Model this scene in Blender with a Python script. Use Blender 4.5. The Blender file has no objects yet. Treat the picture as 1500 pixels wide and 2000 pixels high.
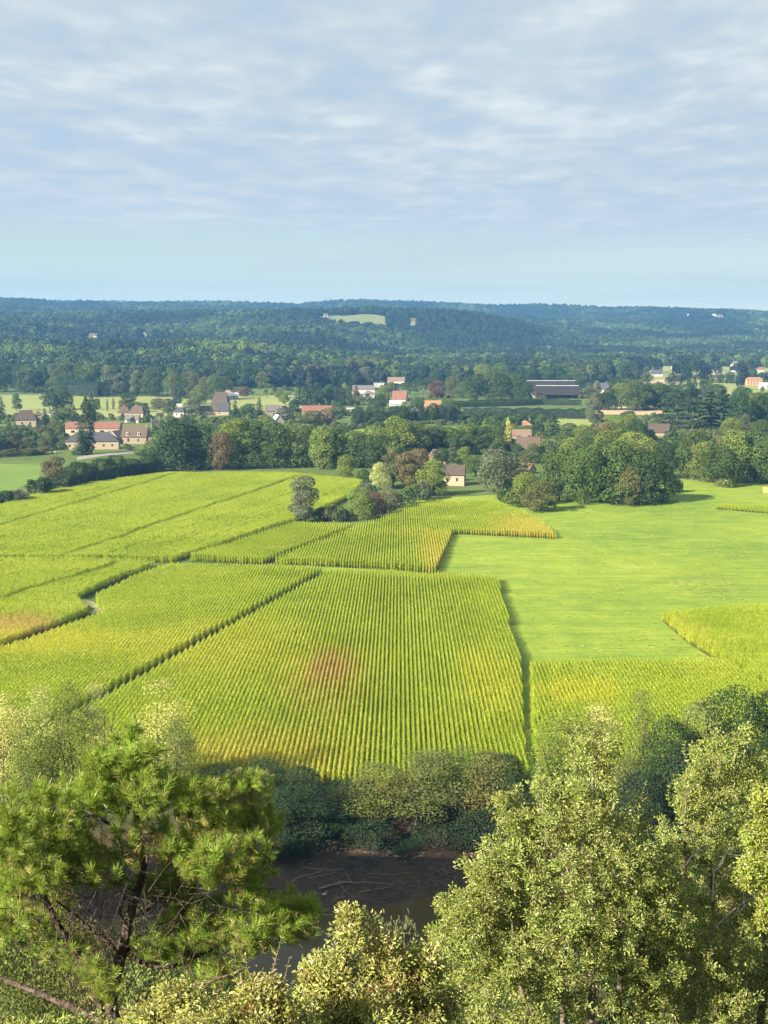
import bpy, math, random
import numpy as np
from mathutils import Vector, Matrix
rnd = random.Random(7)
R = np.random.default_rng(11)
sc = bpy.context.scene
COL = sc.collection

# ---------------------------------------------------------------- camera, light, sky, exposure
F, HOR, CAMZ = 2600.0, 640.0, 70.0          # focal length in photo pixels, eye level row, eye height
PITCH = math.atan((1000 - HOR) / F)
CP, SP = math.cos(PITCH), math.sin(PITCH)
cam = bpy.data.cameras.new('camera'); cam_o = bpy.data.objects.new('camera', cam); COL.objects.link(cam_o)
cam.sensor_fit = 'VERTICAL'; cam.sensor_height = 24.0; cam.lens = F / 2000 * 24.0
cam.clip_start = 0.2; cam.clip_end = 40000
cam_o.location = (0, 0, CAMZ); cam_o.rotation_euler = (math.pi / 2 - PITCH, 0, 0)
sc.camera = cam_o

SUN_EL, SUN_AZ = math.radians(28), math.atan2(-0.78, -0.63)   # azimuth measured from +Y towards +X
sun_dir = Vector((math.sin(SUN_AZ) * math.cos(SUN_EL), math.cos(SUN_AZ) * math.cos(SUN_EL), math.sin(SUN_EL)))
sl = bpy.data.lights.new('sun', 'SUN'); sl.energy = 4.8; sl.angle = math.radians(0.5); sl.color = (1.0, 0.90, 0.74)
so = bpy.data.objects.new('sun', sl); COL.objects.link(so); so.rotation_euler = sun_dir.to_track_quat('Z', 'Y').to_euler()

vs = sc.view_settings
vs.view_transform = 'Standard'; vs.look = 'None'; vs.gamma = 1.0; vs.use_curve_mapping = False
EXPO = 1.9
vs.exposure = EXPO

class NT:
    """small helper to write node trees"""
    def __init__(s, tree): s.t = tree; s.n = tree.nodes; s.l = tree.links
    def add(s, typ, ins=None, **kw):
        n = s.n.new(typ)
        for k, v in kw.items(): setattr(n, k, v)
        for k, v in (ins or {}).items():
            sock = n.inputs[k]
            if isinstance(v, bpy.types.NodeSocket): s.l.new(v, sock)
            else: sock.default_value = v
        return n
    def math(s, op, a, b=0.0, c=0.0, clamp=False):
        n = s.add('ShaderNodeMath', {0: a, 1: b, 2: c}, operation=op); n.use_clamp = clamp; return n.outputs[0]
    def vmath(s, op, a, b=(0, 0, 0)):
        return s.add('ShaderNodeVectorMath', {0: a, 1: b}, operation=op).outputs[0]
    def mix(s, f, a, b, blend='MIX'):
        n = s.n.new('ShaderNodeMix'); n.data_type = 'RGBA'; n.blend_type = blend
        for k, v in ((0, f), (6, a), (7, b)):
            if isinstance(v, bpy.types.NodeSocket): s.l.new(v, n.inputs[k])
            else: n.inputs[k].default_value = v if k == 0 else (tuple(v) + (1,))[:4]
        return n.outputs[2]
    def noise(s, vec, scale, detail=2, rough=.5, dist=0):
        ins = {'Scale': scale, 'Detail': detail, 'Roughness': rough, 'Distortion': dist}
        if vec is not None: ins['Vector'] = vec
        return s.add('ShaderNodeTexNoise', ins).outputs['Fac']
    def smooth(s, x, a, b, lo=0.0, hi=1.0):
        n = s.add('ShaderNodeMapRange', {'Value': x, 'From Min': a, 'From Max': b, 'To Min': lo, 'To Max': hi}, interpolation_type='SMOOTHSTEP'); return n.outputs[0]
    def ramp(s, fac, stops):
        n = s.add('ShaderNodeValToRGB', {0: fac}); e = n.color_ramp.elements
        while len(e) < len(stops): e.new(0.5)
        for i, (p, c) in enumerate(stops): e[i].position = p; e[i].color = (tuple(c) + (1,))[:4]
        return n.outputs[0]
    def val(s, f, x): return s.math('MULTIPLY', x, f)

# sky: Nishita, under a broken sheet of stratocumulus seen in true perspective (direction / height)
W = bpy.data.worlds.new('World'); sc.world = W; W.use_nodes = True
g = NT(W.node_tree); g.n.clear()
SKYSTR = 0.10
sky = g.add('ShaderNodeTexSky', sky_type='NISHITA', sun_disc=False, sun_elevation=SUN_EL, sun_rotation=SUN_AZ, altitude=150, air_density=1.0, dust_density=0.6, ozone_density=2.0)
tc = g.add('ShaderNodeTexCoord').outputs['Generated']
dirn = g.vmath('NORMALIZE', tc)
sep = g.add('ShaderNodeSeparateXYZ', {0: dirn})
zc = g.math('MAXIMUM', sep.outputs[2], 0.012)
uv = g.add('ShaderNodeCombineXYZ', {0: g.math('DIVIDE', sep.outputs[0], zc), 1: g.math('DIVIDE', sep.outputs[1], zc), 2: 0.0}).outputs[0]
uvr = g.add('ShaderNodeMapping', {'Vector': uv, 'Rotation': (0, 0, math.radians(8)), 'Scale': (1.25, .62, 1)}).outputs[0]
n_big = g.noise(uvr, 0.33, 3, .5)
n_mid = g.noise(uvr, 2.0, 5, .5, .2)
n_fin = g.noise(uvr, 5.5, 2, .5)
den = g.math('ADD', g.math('ADD', g.val(.38, n_big), g.val(.47, n_mid)), g.val(.15, n_fin))
k = 1.0 / (SKYSTR * 2 ** EXPO)
def kc(c): return tuple(v * k for v in c)
cloud = g.ramp(den, [(.35, (.46, .61, .77)), (.44, (.53, .64, .74)), (.51, (.615, .70, .765)), (.575, (.735, .80, .83)), (.66, (.89, .91, .90))])
cloud = g.mix(g.smooth(sep.outputs[2], .06, .17, .55, 0), cloud, (.595, .69, .775))
cloud = g.add('ShaderNodeVectorMath', {0: cloud, 1: (k, k, k)}, operation='MULTIPLY').outputs[0]
edge = g.math('ADD', sep.outputs[2], g.val(.030, g.math('SUBTRACT', g.noise(uvr, .16, 4, .6), .5)))
edge = g.math('ADD', edge, g.val(.02, sep.outputs[0]))
msk = g.smooth(edge, .054, .084)
veil_uv = g.add('ShaderNodeMapping', {'Vector': uv, 'Scale': (.09, .05, 1)}).outputs[0]
veil = g.smooth(g.noise(veil_uv, 1.6, 5, .55), .42, .68, 0, .55)
low = g.add('ShaderNodeMix', {0: g.smooth(sep.outputs[2], 0.0, .075)}, data_type='RGBA')
low.inputs[6].default_value = kc((.61, .665, .57)) + (1,); low.inputs[7].default_value = kc((.48, .575, .555)) + (1,)
hzn = g.mix(g.smooth(sep.outputs[2], .006, .034, 1, 0), low.outputs[2], kc((.90, .86, .58)))
clear = g.mix(.88, sky.outputs[0], hzn)
clear = g.mix(g.math('MULTIPLY', veil, g.smooth(sep.outputs[2], .01, .035)), clear, kc((.60, .69, .64)))
msk2 = g.math('MULTIPLY', msk, .96)
skycol = g.mix(msk2, clear, cloud)
bg = g.add('ShaderNodeBackground', {'Color': skycol, 'Strength': SKYSTR})
g.l.new(bg.outputs[0], g.add('ShaderNodeOutputWorld').inputs[0])
sc.cycles.max_bounces = 5; sc.cycles.diffuse_bounces = 2; sc.cycles.glossy_bounces = 2; sc.cycles.transmission_bounces = 3
sc.cycles.volume_bounces = 0; sc.cycles.caustics_reflective = False; sc.cycles.caustics_refractive = False

# ---------------------------------------------------------------- photo pixel <-> world
def ray(px, py):
    u = (px - 750) / F; v = -(py - 1000) / F
    return np.array([u, CP + v * SP, -SP + v * CP])
def P(px, py, z=0.0):
    """the point at height z seen at photo pixel (px, py)"""
    d = ray(px, py); t = (z - CAMZ) / d[2]
    return np.array([d[0] * t, d[1] * t, z])
def Q(px, py, y):
    """the point at forward distance y seen at photo pixel (px, py)"""
    d = ray(px, py); t = y / d[1]
    return np.array([d[0] * t, y, CAMZ + d[2] * t])
def mpp(p): return (p[1] * CP + (CAMZ - p[2]) * SP) / F     # metres per photo pixel at a point

# ---------------------------------------------------------------- terrain
HP_Y = np.array([-400, -60, -8, 1.6, 5, 10, 20, 40, 65, 95, 114, 119, 126, 160, 168, 171, 180, 186, 192, 196, 1e5])
HP_Z = np.array([98, 78, 70, 68.3, 65.6, 62.6, 56.0, 41, 24, 6, -4.2, -5.4, -8, -8, -6.05, -5.3, -3.4, -1.5, -.35, 0, 0])
FD = np.array([1400, 1500, 1700, 2000, 2400, 2700, 3000, 3300, 3700, 4200, 4800, 5500, 6300, 7600.])
FX = np.array([-400, 0, 200, 400, 600, 700, 800, 900, 1000, 1090, 1200, 1350, 1500, 1900.])
FZ = np.array([
 [0]*14,
 [3, 3, 2, 1, 0, 0, 0, 0, 0, 0, 0, 0, 0, 0],
 [24, 22, 17, 12, 6, 3, 0, 0, 0, 0, 0, 0, 0, 0],
 [50, 47, 42, 37, 24, 11, 2, 0, 0, 0, 0, 0, 0, 0],
 [33, 31, 28, 25, 18, 9, 3, 2, 1, 0, 0, 0, 0, 0],
 [88, 84, 60, 47, 42, 22, 8, 5, 3, 2, 0, 0, 0, 0],
 [58, 56, 54, 58, 64, 50, 34, 26, 18, 8, 4, 2, 2, 2],
 [84, 82, 80, 86, 94, 94, 88, 82, 64, 26, 14, 8, 8, 8],
 [78, 76, 72, 76, 84, 82, 78, 72, 62, 46, 34, 24, 22, 22],
 [112, 112, 104, 104, 100, 94, 90, 90, 84, 76, 62, 54, 48, 46],
 [150, 148, 132, 124, 118, 112, 108, 108, 104, 102, 96, 90, 84, 80],
 [176, 174, 162, 158, 146, 140, 134, 132, 129, 128, 122, 122, 118, 114],
 [150, 150, 150, 140, 130, 124, 120, 116, 112, 110, 106, 104, 100, 96],
 [120]*14])
def vnoise(x, y, s, seed):
    x = np.asarray(x, float) / s; y = np.asarray(y, float) / s
    xi = np.floor(x); yi = np.floor(y); fx = x - xi; fy = y - yi
    fx = fx * fx * (3 - 2 * fx); fy = fy * fy * (3 - 2 * fy)
    def h(i, j):
        v = np.sin(i * 127.1 + j * 311.7 + seed * 74.7) * 43758.5453
        return v - np.floor(v)
    return (h(xi, yi) * (1 - fx) + h(xi + 1, yi) * fx) * (1 - fy) + (h(xi, yi + 1) * (1 - fx) + h(xi + 1, yi + 1) * fx) * fy
def sstep(x, a, b):
    t = np.clip((x - a) / (b - a), 0, 1); return t * t * (3 - 2 * t)
def terrain(x, y):
    x = np.asarray(x, float); y = np.asarray(y, float)
    x, y = np.broadcast_arrays(x, y)
    bend = 4.5 * np.tanh(x / 9.0) * sstep(y, 120, 150) * (1 - sstep(y, 186, 200))
    z = np.interp(y - bend, HP_Y, HP_Z)
    amp = sstep(y, 8, 30) * (1 - sstep(y, 85, 112))
    z = z + amp * (vnoise(x, y, 14, 1) - .5) * 4
    mud = sstep(y, 160, 172) * (1 - sstep(y, 184, 192))
    z = z + mud * ((vnoise(x, y, 2.2, 5) - .5) * .5 + (vnoise(x, y, .9, 6) - .5) * .4)
    shade_ridge = sstep(-x, 46, 74) * sstep(y, 50, 76) * (1 - sstep(y, 104, 116))  # added ridge out of view on the left, shaped to shade the river
    z = np.where(shade_ridge > 0, z + shade_ridge * np.maximum(0, 60 - z), z)
    # far hills
    px = 750 + F * x / np.maximum(y, 50) * 1.0
    D = np.clip(y, FD[0], FD[-1])
    i = np.clip(np.searchsorted(FD, D, side='right') - 1, 0, len(FD) - 2)
    t = (D - FD[i]) / (FD[i + 1] - FD[i]); t = t * t * (3 - 2 * t) * .6 + t * .4
    j = np.clip(np.searchsorted(FX, px, side='right') - 1, 0, len(FX) - 2)
    s = np.clip((px - FX[j]) / (FX[j + 1] - FX[j]), 0, 1); s = s * s * (3 - 2 * s)
    zf = (FZ[i, j] * (1 - s) + FZ[i, j + 1] * s) * (1 - t) + (FZ[i + 1, j] * (1 - s) + FZ[i + 1, j + 1] * s) * t
    zf = zf + np.clip(zf / 40, 0, 1) * ((vnoise(x, y, 620, 2) - .5) * 44 + (vnoise(x, y, 210, 3) - .5) * 16)
    return z + np.where(y > 1400, zf, 0)
def tz(x, y): return float(terrain(x, y))

# ---------------------------------------------------------------- mesh helpers
def mesh_obj(name, verts, faces, mat, parent=None, link=True, smooth=False, mats=None, fmat=None):
    """faces: list of integer arrays (n,k)"""
    me = bpy.data.meshes.new(name)
    verts = np.asarray(verts, np.float32)
    faces = [np.asarray(f, np.int32) for f in faces if len(f)]
    me.vertices.add(len(verts)); me.vertices.foreach_set('co', verts.ravel())
    tot = sum(f.size for f in faces); me.loops.add(tot)
    me.loops.foreach_set('vertex_index', np.concatenate([f.ravel() for f in faces]))
    npol = sum(len(f) for f in faces); me.polygons.add(npol)
    sizes = np.concatenate([np.full(len(f), f.shape[1], np.int32) for f in faces])
    me.polygons.foreach_set('loop_start', np.concatenate([[0], np.cumsum(sizes)[:-1]]).astype(np.int32))
    if fmat is not None: me.polygons.foreach_set('material_index', np.asarray(fmat, np.int32))
    me.polygons.foreach_set('use_smooth', np.full(npol, bool(smooth)))
    for m in (mats or [mat]): me.materials.append(m)
    me.update(calc_edges=True)
    o = bpy.data.objects.new(name, me)
    if link: COL.objects.link(o)
    if parent is not None: o.parent = parent
    return o
class MB:
    def __init__(s): s.v = []; s.f = {}; s.n = 0; s.fm = {}
    def put(s, v, f, mi=0):
        v = np.asarray(v, float).reshape(-1, 3); f = np.asarray(f, int)
        s.f.setdefault(f.shape[1], []).append(f + s.n); s.fm.setdefault(f.shape[1], []).append(np.full(len(f), mi))
        s.v.append(v); s.n += len(v)
    def box(s, c, d, rz=0.0):
        x, y, z = [q / 2 for q in d]
        v = np.array([[-x, -y, -z], [x, -y, -z], [x, y, -z], [-x, y, -z], [-x, -y, z], [x, -y, z], [x, y, z], [-x, y, z]])
        if rz: cc, ss = math.cos(rz), math.sin(rz); v = v @ np.array([[cc, ss, 0], [-ss, cc, 0], [0, 0, 1]])
        s.put(v + np.array(c), [[0, 3, 2, 1], [4, 5, 6, 7], [0, 1, 5, 4], [1, 2, 6, 5], [2, 3, 7, 6], [3, 0, 4, 7]])
    def frusta(s, p0, p1, r0, r1, n=5, mi=0):
        p0 = np.asarray(p0, float); p1 = np.asarray(p1, float); m = len(p0)
        if not m: return
        r0 = np.broadcast_to(r0, m); r1 = np.broadcast_to(r1, m)
        d = p1 - p0; d = d / np.maximum(np.linalg.norm(d, axis=1, keepdims=True), 1e-9)
        ref = np.where(np.abs(d[:, 2:3]) > .9, [[1., 0, 0]], [[0, 0, 1.]])
        a = np.cross(d, ref); a /= np.linalg.norm(a, axis=1, keepdims=True); b = np.cross(d, a)
        th = np.arange(n) * 2 * np.pi / n
        ring = a[:, None] * np.cos(th)[None, :, None] + b[:, None] * np.sin(th)[None, :, None]
        v = np.concatenate([p0[:, None] + ring * r0[:, None, None], p1[:, None] + ring * r1[:, None, None]], 1)
        k = np.arange(n); k2 = (k + 1) % n
        f = np.stack([k, k2, k2 + n, k + n], 1)
        f = (f[None] + (np.arange(m) * 2 * n)[:, None, None]).reshape(-1, 4)
        s.put(v.reshape(-1, 3), f, mi)
    def tube(s, pts, radii, n=8):
        pts = np.asarray(pts, float); m = len(pts); radii = np.broadcast_to(radii, m)
        d = np.gradient(pts, axis=0); d /= np.maximum(np.linalg.norm(d, axis=1, keepdims=True), 1e-9)
        a = np.cross(d, [0.31, .2, .93]); a /= np.linalg.norm(a, axis=1, keepdims=True); b = np.cross(d, a)
        th = np.arange(n) * 2 * np.pi / n
        v = pts[:, None] + (a[:, None] * np.cos(th)[None, :, None] + b[:, None] * np.sin(th)[None, :, None]) * radii[:, None, None]
        k = np.arange(n); k2 = (k + 1) % n; f = np.stack([k, k2, k2 + n, k + n], 1)
        f = (f[None] + (np.arange(m - 1) * n)[:, None, None]).reshape(-1, 4)
        s.put(v.reshape(-1, 3), f)
        s.put(v[-1], [list(range(n))]) if n in (3, 4) else None
    def build(s, name, mat, parent=None, **kw):
        if not s.v: return None
        fs = [np.concatenate(a) for a in s.f.values()]
        fm = np.concatenate([np.concatenate(a) for a in s.fm.values()]) if kw.get('mats') else None
        return mesh_obj(name, np.concatenate(s.v), fs, mat, parent, fmat=fm, **kw)
def unit(v): return v / np.maximum(np.linalg.norm(v, axis=-1, keepdims=True), 1e-9)
def rdirs(n, rg=R): return unit(rg.normal(size=(n, 3)))
def diamonds(mb, pos, nrm, L, Wd, rg=R, mi=0, fold=.18):
    """one kite-shaped leaf or clump face per point"""
    n = len(pos); t = unit(np.cross(nrm, rdirs(n, rg))); b = np.cross(nrm, t)
    L = np.broadcast_to(L, n)[:, None]; Wd = np.broadcast_to(Wd, n)[:, None]
    v = np.stack([pos - t * L * .5, pos + b * Wd * .5 + nrm * L * fold, pos + t * L * .5, pos - b * Wd * .5 + nrm * L * fold * .6], 1)
    f = np.arange(4 * n).reshape(n, 4); mb.put(v.reshape(-1, 3), f, mi)
def leaves(mb, base, d, nrm, L, Wd, mi=0):
    """oval folded leaves: base point, direction, face normal"""
    n = len(base); d = unit(d); s = unit(np.cross(d, nrm)); nn = np.cross(s, d)
    L = np.broadcast_to(L, n)[:, None]; Wd = np.broadcast_to(Wd, n)[:, None]
    up = nn * Wd * .28
    v = np.stack([base, base + d * L * .33 + s * Wd * .5 + up, base + d * L * .70 + s * Wd * .42 + up, base + d * L - nn * L * .10,
                  base + d * L * .70 - s * Wd * .42 + up, base + d * L * .33 - s * Wd * .5 + up], 1)
    k = np.arange(n)[:, None] * 6
    mb.put(v.reshape(-1, 3), np.concatenate([k + [0, 1, 2, 3], k + [0, 3, 4, 5]]), mi)
def needles(mb, base, d, L, Wd, mi=0, rg=R):
    n = len(base); d = unit(d); s = unit(np.cross(d, rdirs(n, rg)))
    L = np.broadcast_to(L, n)[:, None]; Wd = np.broadcast_to(Wd, n)[:, None]
    bend = rdirs(n, rg) * L * .07
    v = np.stack([base - s * Wd * .5, base + s * Wd * .5, base + d * L * .6 + s * Wd * .45 + bend, base + d * L, base + d * L * .6 - s * Wd * .45 + bend], 1)
    k = np.arange(n)[:, None] * 5
    mb.put(v.reshape(-1, 3), k + [0, 1, 2, 3, 4], mi)

def tag(o, label, cat, group=None, kind=None):
    o['label'] = label; o['category'] = cat
    if group: o['group'] = group
    if kind: o['kind'] = kind
    return o
def empty(name, loc, rz=0.0):
    o = bpy.data.objects.new(name, None); COL.objects.link(o)
    o.location = [float(q) for q in loc]; o.rotation_euler = (0, 0, rz); return o
ORD = ('first second third fourth fifth sixth seventh eighth ninth tenth eleventh twelfth thirteenth fourteenth fifteenth sixteenth seventeenth eighteenth '
       'nineteenth twentieth twenty-first twenty-second twenty-third twenty-fourth twenty-fifth twenty-sixth twenty-seventh twenty-eighth twenty-ninth thirtieth '
       'thirty-first thirty-second thirty-third thirty-fourth thirty-fifth thirty-sixth thirty-seventh thirty-eighth thirty-ninth fortieth').split()

# ---------------------------------------------------------------- materials
def new_mat(name):
    m = bpy.data.materials.new(name); m.use_nodes = True; t = NT(m.node_tree); t.n.clear(); return m, t
def finish(t, shader, disp=None):
    o = t.add('ShaderNodeOutputMaterial'); t.l.new(shader, o.inputs['Surface'])
def bump(t, h, strength=.5, dist=.1): return t.add('ShaderNodeBump', {'Height': h, 'Strength': strength, 'Distance': dist}).outputs[0]
def princ(t, col, rough=.8, spec=.2, nrm=None, **kw):
    ins = {'Base Color': col if isinstance(col, bpy.types.NodeSocket) else (tuple(col) + (1,))[:4], 'Roughness': rough, 'Specular IOR Level': spec}
    if nrm is not None: ins['Normal'] = nrm
    ins.update(kw)
    return t.add('ShaderNodeBsdfPrincipled', ins).outputs[0]
def hsv(t, col, h=.5, s=1.0, v=1.0): return t.add('ShaderNodeHueSaturation', {'Hue': h, 'Saturation': s, 'Value': v, 'Color': col}).outputs[0]
ALB = .83
def leafy(name, col=None, trans=.35, rough=.6, spec=.25, vary=.35, clump=.25, hue=.03, tcol=1.25, per_leaf=False):
    """foliage: own colour of the plant, varied leaf by leaf and from branch to branch"""
    m, t = new_mat(name)
    oi = t.add('ShaderNodeObjectInfo')
    geo = t.add('ShaderNodeNewGeometry')
    base = oi.outputs['Color'] if col is None else None
    if base is None:
        if isinstance(col[0], (tuple, list)): base = t.ramp(t.math('FRACT', t.math('MULTIPLY', geo.outputs['Random Per Island'], 7.31)) if per_leaf else oi.outputs['Random'], [(i / (len(col) - 1), c) for i, c in enumerate(col)])
        else: base = t.add('ShaderNodeRGB').outputs[0]; base.default_value = (tuple(col) + (1,))[:4]
    rpi = geo.outputs['Random Per Island']
    nz = t.noise(geo.outputs['Position'], clump, 2)
    v = t.val(ALB, t.math('ADD', t.math('MULTIPLY_ADD', rpi, 2 * vary, 1 - vary), t.math('MULTIPLY_ADD', nz, .9, -.45)))
    hh = t.math('ADD', t.math('MULTIPLY_ADD', rpi, hue, .5 - hue / 2), t.math('MULTIPLY_ADD', nz, hue * 1.6, -hue * .8))
    c = hsv(t, base, hh, 1.0, v)
    d = princ(t, c, rough, spec)
    tr = t.add('ShaderNodeBsdfTranslucent', {'Color': hsv(t, c, .49, 1.05, tcol)}).outputs[0]
    mx = t.add('ShaderNodeMixShader', {0: trans, 1: d, 2: tr}).outputs[0]
    finish(t, mx); return m
M_CROWN = leafy('crown_leaves', trans=.30)
M_BARK, t = new_mat('bark')
pz = t.add('ShaderNodeTexCoord').outputs['Object']
bk = t.noise(t.add('ShaderNodeMapping', {'Vector': pz, 'Scale': (6, 6, 1.2)}).outputs[0], 2.0, 5, .6)
finish(t, princ(t, t.ramp(bk, [(.3, (.03, .024, .018)), (.7, (.14, .115, .09))]), .9, .1, bump(t, bk, .8, .03)))
def plain(name, col, rough=.8, spec=.2, var=.25, scale=.6, bs=.3):
    m, t = new_mat(name)
    pz = t.add('ShaderNodeNewGeometry').outputs['Position']
    n1 = t.noise(pz, scale, 5, .6); n2 = t.noise(pz, scale * 7, 3, .6)
    v = t.math('ADD', t.math('MULTIPLY_ADD', n1, 2 * var, 1 - var), t.math('MULTIPLY_ADD', n2, var, -var / 2))
    c = t.add('ShaderNodeRGB').outputs[0]; c.default_value = (tuple(col) + (1,))[:4]
    finish(t, princ(t, hsv(t, c, .5, 1, t.val(ALB, v)), rough, spec, bump(t, n2, bs, .05))); return m

# ---------------------------------------------------------------- ground sheet (near hill, river bed, plain, far hills)
yy = np.concatenate([np.arange(-400, 0, 20), np.arange(0, 116, 4), np.arange(116, 200, 1.5), np.arange(200, 1400, 40), np.arange(1400, 7601, 40)]).astype(float)
tt = np.linspace(-1, 1, 201); tt = np.sign(tt) * np.abs(tt) ** 1.35
X = tt[None, :] * (330 + .46 * np.maximum(yy, 0))[:, None]; Y = np.repeat(yy[:, None], len(tt), 1)
Z = terrain(X, Y)
nr, nc = X.shape; idx = np.arange(nr * nc).reshape(nr, nc)
quads = np.stack([idx[:-1, :-1], idx[:-1, 1:], idx[1:, 1:], idx[1:, :-1]], -1).reshape(-1, 4)
M_GROUND, t = new_mat('ground')
geo = t.add('ShaderNodeNewGeometry'); pos = geo.outputs['Position']; sp = t.add('ShaderNodeSeparateXYZ', {0: pos})
n1 = t.noise(pos, .02, 5, .6); n2 = t.noise(pos, .9, 4, .65); n3 = t.noise(pos, .15, 4, .6)
grass = t.ramp(t.math('ADD', t.val(.6, n1), t.val(.4, n3)), [(.3, (.06, .10, .022)), (.5, (.10, .145, .03)), (.7, (.17, .19, .05))])
mud = t.ramp(t.math('ADD', t.val(.5, n2), t.val(.5, n3)), [(.3, (.034, .023, .015)), (.7, (.11, .076, .048))])
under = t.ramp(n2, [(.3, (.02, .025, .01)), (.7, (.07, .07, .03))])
grass = hsv(t, grass, .5, 1, ALB)
wood = t.ramp(n3, [(.3, (.012, .02, .008)), (.7, (.03, .045, .016))])
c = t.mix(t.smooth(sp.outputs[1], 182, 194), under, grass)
isbank = t.math('MULTIPLY', t.smooth(sp.outputs[1], 112, 122), t.smooth(t.math('ADD', sp.outputs[2], t.math('MULTIPLY_ADD', n2, 1.2, -.6)), -1.9, -1.1, 1, 0))
c = t.mix(isbank, c, mud)
c = t.mix(t.smooth(sp.outputs[1], 1520, 1640), c, wood)
wet = t.smooth(sp.outputs[2], -5.9, -5.2, .25, .9)
finish(t, princ(t, c, .92, .15, bump(t, t.math('ADD', n2, t.noise(pos, 3.5, 4, .7)), .8, .3)))
gro = mesh_obj('ground', np.stack([X, Y, Z], -1).reshape(-1, 3), [quads], M_GROUND, smooth=True)
tag(gro, 'wide valley floor rising to wooded hills and dropping to the brown river bank', 'ground', kind='structure')

M_WATER, t = new_mat('water')
pos = t.add('ShaderNodeNewGeometry').outputs['Position']
wv = t.noise(t.add('ShaderNodeMapping', {'Vector': pos, 'Scale': (.5, 1.4, 1)}).outputs[0], 1.1, 4, .55)
finish(t, princ(t, (.085, .062, .024), .08, .12, bump(t, wv, .10, .06)))
wa = mesh_obj('river', [(-420, 104, -6), (420, 104, -6), (420, 186, -6), (-420, 186, -6)], [[[0, 1, 2, 3]]], M_WATER)
tag(wa, 'still dark brown river below the trees', 'river', kind='structure')

# ---------------------------------------------------------------- scattering of uncountable things (crop plants, far woods)
def scatter(name, pts, rotz, scl, sources):
    """one object whose points carry the source shapes (geometry nodes)"""
    me = bpy.data.meshes.new(name); n = len(pts)
    me.vertices.add(n); me.vertices.foreach_set('co', np.asarray(pts, np.float32).ravel())
    for nm, arr in (('rotz', rotz), ('scl', scl)):
        a = me.attributes.new(nm, 'FLOAT', 'POINT'); a.data.foreach_set('value', np.broadcast_to(arr, n).astype(np.float32))
    a = me.attributes.new('pick', 'INT', 'POINT'); a.data.foreach_set('value', R.integers(0, len(sources), n).astype(np.int32))
    o = bpy.data.objects.new(name, me); COL.objects.link(o)
    ng = bpy.data.node_groups.new(name, 'GeometryNodeTree')
    ng.interface.new_socket('Geometry', in_out='INPUT', socket_type='NodeSocketGeometry')
    ng.interface.new_socket('Geometry', in_out='OUTPUT', socket_type='NodeSocketGeometry')
    q = NT(ng); gi = q.add('NodeGroupInput'); go = q.add('NodeGroupOutput')
    join = q.add('GeometryNodeJoinGeometry')
    for s in reversed(sources):
        oi = q.add('GeometryNodeObjectInfo', {'Object': s})
        q.l.new(q.add('GeometryNodeGeometryToInstance', {0: oi.outputs['Geometry']}).outputs[0], join.inputs[0])
    na = lambda nm, ty: [s for s in q.add('GeometryNodeInputNamedAttribute', {'Name': nm}, data_type=ty).outputs if s.enabled and s.name == 'Attribute'][0]
    rot = q.add('ShaderNodeCombineXYZ', {2: na('rotz', 'FLOAT')}).outputs[0]
    ip = q.add('GeometryNodeInstanceOnPoints', {'Points': gi.outputs[0], 'Instance': join.outputs[0], 'Pick Instance': True, 'Instance Index': na('pick', 'INT'), 'Rotation': rot, 'Scale': na('scl', 'FLOAT')})
    q.l.new(ip.outputs[0], go.inputs[0])
    md = o.modifiers.new('scatter', 'NODES'); md.node_group = ng
    return o

# ---------------------------------------------------------------- fields
CH = 2.3                                       # crop height
def W2(pts, z=0.0): return np.array([P(a, b, z)[:2] for a, b in pts])
def sheet(name, pts, z, mat, label, cat):
    pts = np.asarray(pts); v = np.column_stack([pts, np.full(len(pts), z)])
    a = np.sum(pts[:, 0] * np.roll(pts[:, 1], -1) - pts[:, 1] * np.roll(pts[:, 0], -1))
    f = list(range(len(pts))) if a > 0 else list(range(len(pts)))[::-1]
    return tag(mesh_obj(name, v, [[f]], mat), label, cat, kind='structure')
def turf(name, stops, scale, streak=None, bs=.6, tint=None):
    m, t = new_mat(name)
    pos = t.add('ShaderNodeNewGeometry').outputs['Position']
    p2 = pos
    a = t.noise(p2, scale * .12, 4, .55); b = t.noise(p2, scale, 5, .65); c2 = t.noise(p2, scale * 6, 3, .7)
    f = t.math('ADD', t.math('ADD', t.val(.36, a), t.val(.40, b)), t.val(.24, c2))
    if streak is not None:
        s = t.add('ShaderNodeMapping', {'Vector': pos, 'Rotation': (0, 0, streak), 'Scale': (.02, .42, 1)}).outputs[0]
        f = t.math('ADD', t.val(.70, f), t.val(.30, t.noise(s, 1.4, 4, .6)))
    col = t.ramp(f, stops)
    col = hsv(t, col, .5, 1, ALB)
    if tint: col = tint(t, col, pos, b)
    finish(t, princ(t, col, .9, .12, bump(t, t.math('ADD', c2, b), bs, .35))); return m
def worn(t, col, pos, nz):
    cx, cy = P(1385, 1142)[:2]
    d = t.add('ShaderNodeMapping', {'Vector': pos, 'Location': (-cx / 13, -cy / 26, 0), 'Scale': (1 / 13, 1 / 26, 0)}).outputs[0]
    L = t.add('ShaderNodeVectorMath', {0: d}, operation='LENGTH').outputs['Value']
    spots = t.math('MULTIPLY', t.smooth(L, .4, 1.2, 1, 0), t.smooth(t.noise(pos, .55, 3, .6), .52, .60))
    return t.mix(t.val(.75, spots), col, (.10, .115, .035))
M_MEADOW = turf('meadow_grass', [(.35, (.09, .155, .022)), (.44, (.145, .225, .028)), (.53, (.22, .295, .033)), (.64, (.34, .375, .062))], .12, streak=math.radians(12), tint=worn)
M_FIELD_LEFT = turf('pale_field', [(.32, (.14, .19, .045)), (.5, (.25, .28, .085)), (.66, (.35, .33, .13))], .03, streak=.12)
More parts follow.
